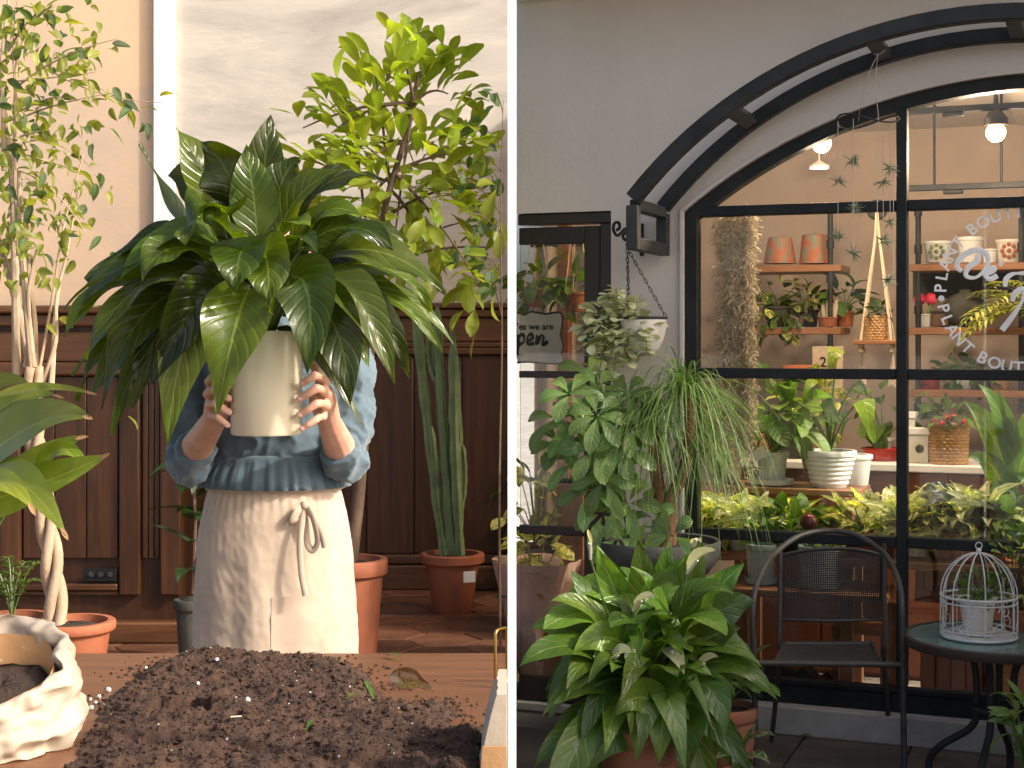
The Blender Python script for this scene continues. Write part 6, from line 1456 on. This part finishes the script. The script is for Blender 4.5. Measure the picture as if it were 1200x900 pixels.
# chair
DF, DB = 5.52, 6.02; t = thing('patio_chair', 'dark metal chair with mesh back before the arched window', 'chair', V((xat(970, 5.8), 5.8, 0)))
def f_(px, py): return A(px, py, DF)
def b_(px, py): return A(px, py, DB)
lf, rf = f_(886, 880), f_(1060, 880); lf.z = rf.z = 0; TR = .0112
arm = [V((lf.x+.0, DF, 0)), A(884, 790, DF), A(882, 715, DF), A(889, 680, DF+.1), A(905, 652, DF+.3), A(935, 629, DB-.05), A(970, 622, DB), A(1005, 628, DB-.05), A(1038, 651, DF+.3), A(1053, 682, DF+.1), A(1057, 715, DF), A(1058, 790, DF), V((rf.x-.0, DF, 0))]
G().tube(spline(arm, 6), TR, 10).build('arm_frame', M['chair_metal'], t)
for s, px, pxf in ((-1, 914, 904), (1, 1036, 1043)):
    fl_ = A(pxf, 860, DB+.05); fl_.z = 0
    G().tube(spline([A(px, 637, DB-.01), A(px, 700, DB-.03), A(px+s, 752, DB-.06), A(px+s*0, 770, DB-.05), fl_], 5), .010, 10).build('rear_leg', M['chair_metal'], t)
G().tube([A(884, 777, DF), A(1058, 779, DF)], .011, 10).build('front_bar', M['chair_metal'], t)
# seat and back as perforated sheet: real holes
def perforated(name, to, nu, nv, edge, hole=.62):
    g = G(); vs = []; fs = []; ids = {}
    def vid(a, b):
        k = (round(a, 4), round(b, 4))
        if k not in ids: ids[k] = len(vs); vs.append(to(a, b))
        return ids[k]
    for j in range(nv):
        for i in range(nu):
            h = (1-hole)/2; a, b = i, j; q = [(a, b), (a+1, b), (a+1, b+1), (a, b+1)]; p = [(a+h, b+h), (a+1-h, b+h), (a+1-h, b+1-h), (a+h, b+1-h)]
            Q = [vid(x/nu, y/nv) for x, y in q]
            if i in (0, nu-1) or j in (0, nv-1): fs.append(Q); continue
            Pq = [vid(x/nu, y/nv) for x, y in p]
            fs += [(Q[k], Q[(k+1) % 4], Pq[(k+1) % 4], Pq[k]) for k in range(4)]
    g.add(vs, fs); o = g.build(name, M['chair_metal'], t, smooth=False); m = o.modifiers.new('thick', 'SOLIDIFY'); m.thickness = .002; o['kind'] = 'stuff' if False else 'part'
    del o['kind']; return o
xl, xr = A(917, 700, DB).x, A(1033, 700, DB).x
def backf(a, b):
    x = xl+(xr-xl)*a; top = zat(650, DB)+.032*(1-(2*a-1)**2); bot = zat(726, DB); return V((x, DB-.02-.02*b-.035*(1-(2*a-1)**2)+.03, bot+(top-bot)*b))
perforated('backrest', backf, 46, 32, 0, .55)
def seatf(a, b): f = b; y = DF+.02+(DB-.1-DF)*b; x0_ = A(908, 770, DF).x*(1-f)+A(922, 755, DB-.1).x*f; x1_ = A(1032, 770, DF).x*(1-f)+A(1024, 755, DB-.1).x*f; z = zat(776, DF)*(1-b)+zat(756, DB-.1)*b; return V((x0_+(x1_-x0_)*a, y, z-.012*sin(pi*a)*sin(pi*b)))
perforated('seat', seatf, 40, 34, 0, .35)
g = G()
for s, px in ((-1, 908), (1, 1032)): g.tube([A(px, 777, DF), seatf(0 if s < 0 else 1, 1)+V((0, .02, 0))], .009, 8)
g.tube([seatf(0, 1)+V((0, .01, 0)), seatf(1, 1)+V((0, .01, 0))], .009, 8); g.tube([backf(k/12, 1) for k in range(13)], .007, 8); g.tube([backf(k/12, 0) for k in range(13)], .007, 8); g.build('seat_frame', M['chair_metal'], t)
# round glass table
DT = 5.5; tcn = A(1166, 747, DT); t = thing('round_table', 'round glass topped patio table with dark rim and curved legs', 'table', V((tcn.x, DT, 0))); rt_ = .318; zt_ = tcn.z
G().lathe([(0, -.004), (rt_-.012, -.004), (rt_-.012, .003), (0, .003)], tcn, 48).build('glass_top', M['tabglass'], t)
G().lathe([(rt_-.011, -.03), (rt_+.004, -.03), (rt_+.008, -.024), (rt_+.008, .002), (rt_+.003, .006), (rt_-.011, .005)], tcn, 56, cap=False).build('rim', M['brown_rim'], t)
for k in range(4):
    a = pi/4+k*pi/2+.25; d = V((cos(a), sin(a), 0)); b = V((tcn.x, DT, 0))
    p = spline([b+d*.13+V((0, 0, zt_-.032)), b+d*.075+V((0, 0, zt_-.1)), b+d*.065+V((0, 0, .3)), b+d*.08+V((0, 0, .2)), b+d*.19+V((0, 0, .115)), b+d*.235+V((0, 0, .06)), b+d*.24], 6); G().tube(p, .0135, 10).build('leg', M['iron'], t)
g = G().tube([V((tcn.x+.072*cos(k*pi/10), DT+.072*sin(k*pi/10), .27)) for k in range(20)], .012, 8, closed=True); g.build('ring_brace', M['iron'], t)
g = G().tube([V((tcn.x+.1*cos(k*pi/10), DT+.1*sin(k*pi/10), zt_-.045)) for k in range(20)], .01, 8, closed=True); g.build('top_ring', M['iron'], t)
# birdcage
bc_ = A(1147, 743, DT-.02); bc_.z = zt_+.004; t = thing('birdcage', 'white wire birdcage with domed top standing on the glass table', 'birdcage', bc_); rC = .133; hC = .15; hD = .155
def ringp(r_, z, n=32): return [bc_+V((r_*cos(2*pi*k/n), r_*sin(2*pi*k/n), z)) for k in range(n)]
g = G(); g.lathe([(0, .002), (rC, .002), (rC+.004, .008), (rC, .014), (0, .012)], bc_, 36); g.build('base', M['cage'], t)
g = G(); g.tube(ringp(rC, hC), .0042, 6, closed=True); g.tube(ringp(rC, hC-.02), .003, 6, closed=True); g.tube(ringp(rC, .03), .003, 6, closed=True); g.build('hoops', M['cage'], t)
for k in range(14):
    a = 2*pi*k/14+.1; d = V((cos(a), sin(a), 0)); pts = [bc_+d*rC+V((0, 0, .012)), bc_+d*rC+V((0, 0, hC))]+[bc_+d*rC*cos(q)+V((0, 0, hC+hD*sin(q))) for q in [i*pi/2/8 for i in range(1, 9)]]; G().tube(pts, .0026, 6).build('wire', M['cage'], t)
g = G()
for k in range(7):
    a = 2*pi*(k+.5)/7+.1
    for s, zc_ in ((1, .045), (-1, .11)):
        pts = []
        for i in range(18): q = i/17*2.6*pi; rr_ = .026*(1-i/17*.75); aa = a+s*(rr_*cos(q)-.012)/rC*1.0; pts.append(bc_+V(((rC+.001)*cos(aa), (rC+.001)*sin(aa), zc_+rr_*sin(q))))
        G().tube(pts, .002, 5).build('scroll', M['cage'], t)
g = G().ball(bc_+V((0, 0, hC+hD+.008)), .01, 10, 8); g.tube([bc_+V((.012*cos(k*pi/6), 0, hC+hD+.026+.012*sin(k*pi/6))) for k in range(12)], .0022, 5, closed=True); g.build('finial', M['cage'], t)
cp_ = bc_+V((-.005, 0, .015)); t = thing('caged_plant', 'small green plant in a cream clay pot inside the white birdcage', 'potted plant', cp_); G().lathe([(.06, 0), (.078, .004), (.082, .016), (.078, .016), (0, .012)], cp_, 28).build('saucer', M['planter_white'], t); pot(t, cp_+V((0, 0, .013)), .066, .05, .115, 'planter_white', .004)
bush(t, cp_+V((0, 0, .12)), cp_+V((.01, 0, .16)), (.085, .085, .06), 80, variants('oval', 'green', .34, 4, (.1, .8), .2, 0, 5, 2), .034, sr=.0015)
# plants at the right edge
c = A(1188, 748, 5.62); c.z = zt_+.004; t = thing('bushy_plant', 'bushy small leaved green plant beside the birdcage at the right edge', 'potted plant', c); pot(t, c, .05, .04, .08, 'terracotta', .004)
bush(t, c+V((0, 0, .07)), c+V((.03, .02, .2)), (.11, .08, .16), 190, variants('oval', 'pothos', .34, 4, (.1, .8), .2, 0, 5, 2)+variants('oval', 'green', .34, 4, (.1, .8), .2, 0, 5, 2), .036, stemmat='bark', sr=.0016, gap=.1)
c = A(1208, 930, 4.95); c.z = 0; t = thing('low_plant', 'light green leafy plant on the patio at the bottom right corner', 'potted plant', c); pot(t, c, .08, .06, .12, 'terracotta', .006); bush(t, c+V((0, 0, .12)), A(1203, 845, 4.95), (.07, .08, .09), 46, variants('lance', 'schef', .24, 4, (.2, 1.1), .2, .04, 7, 4), .085, sr=.003)
# fallen leaves
for px, py, m, lb in ((945, 865, 'fern', 'fallen yellow green leaf lying near the plinth behind the chair'), (919, 884, 'green', 'dark fallen leaf lying on the patio between the chair legs'), (1097, 889, 'lime', 'pale fallen leaf lying beside the back leg of the round table')):
    p = T(px, py, .006); t = thing('fallen_leaf', lb, 'leaf', p); leafc(t, m, p+V((-.03, 0, .0)), p+V((0, 0, .02)), p+V((.035, .01, .004)), .016, 'lance', V((0, 0, 1)), .2, .1, 8); G().tube([p+V((-.03, 0, 0)), p+V((-.045, .004, .002))], .001, 4).build('stem', M[m], t)
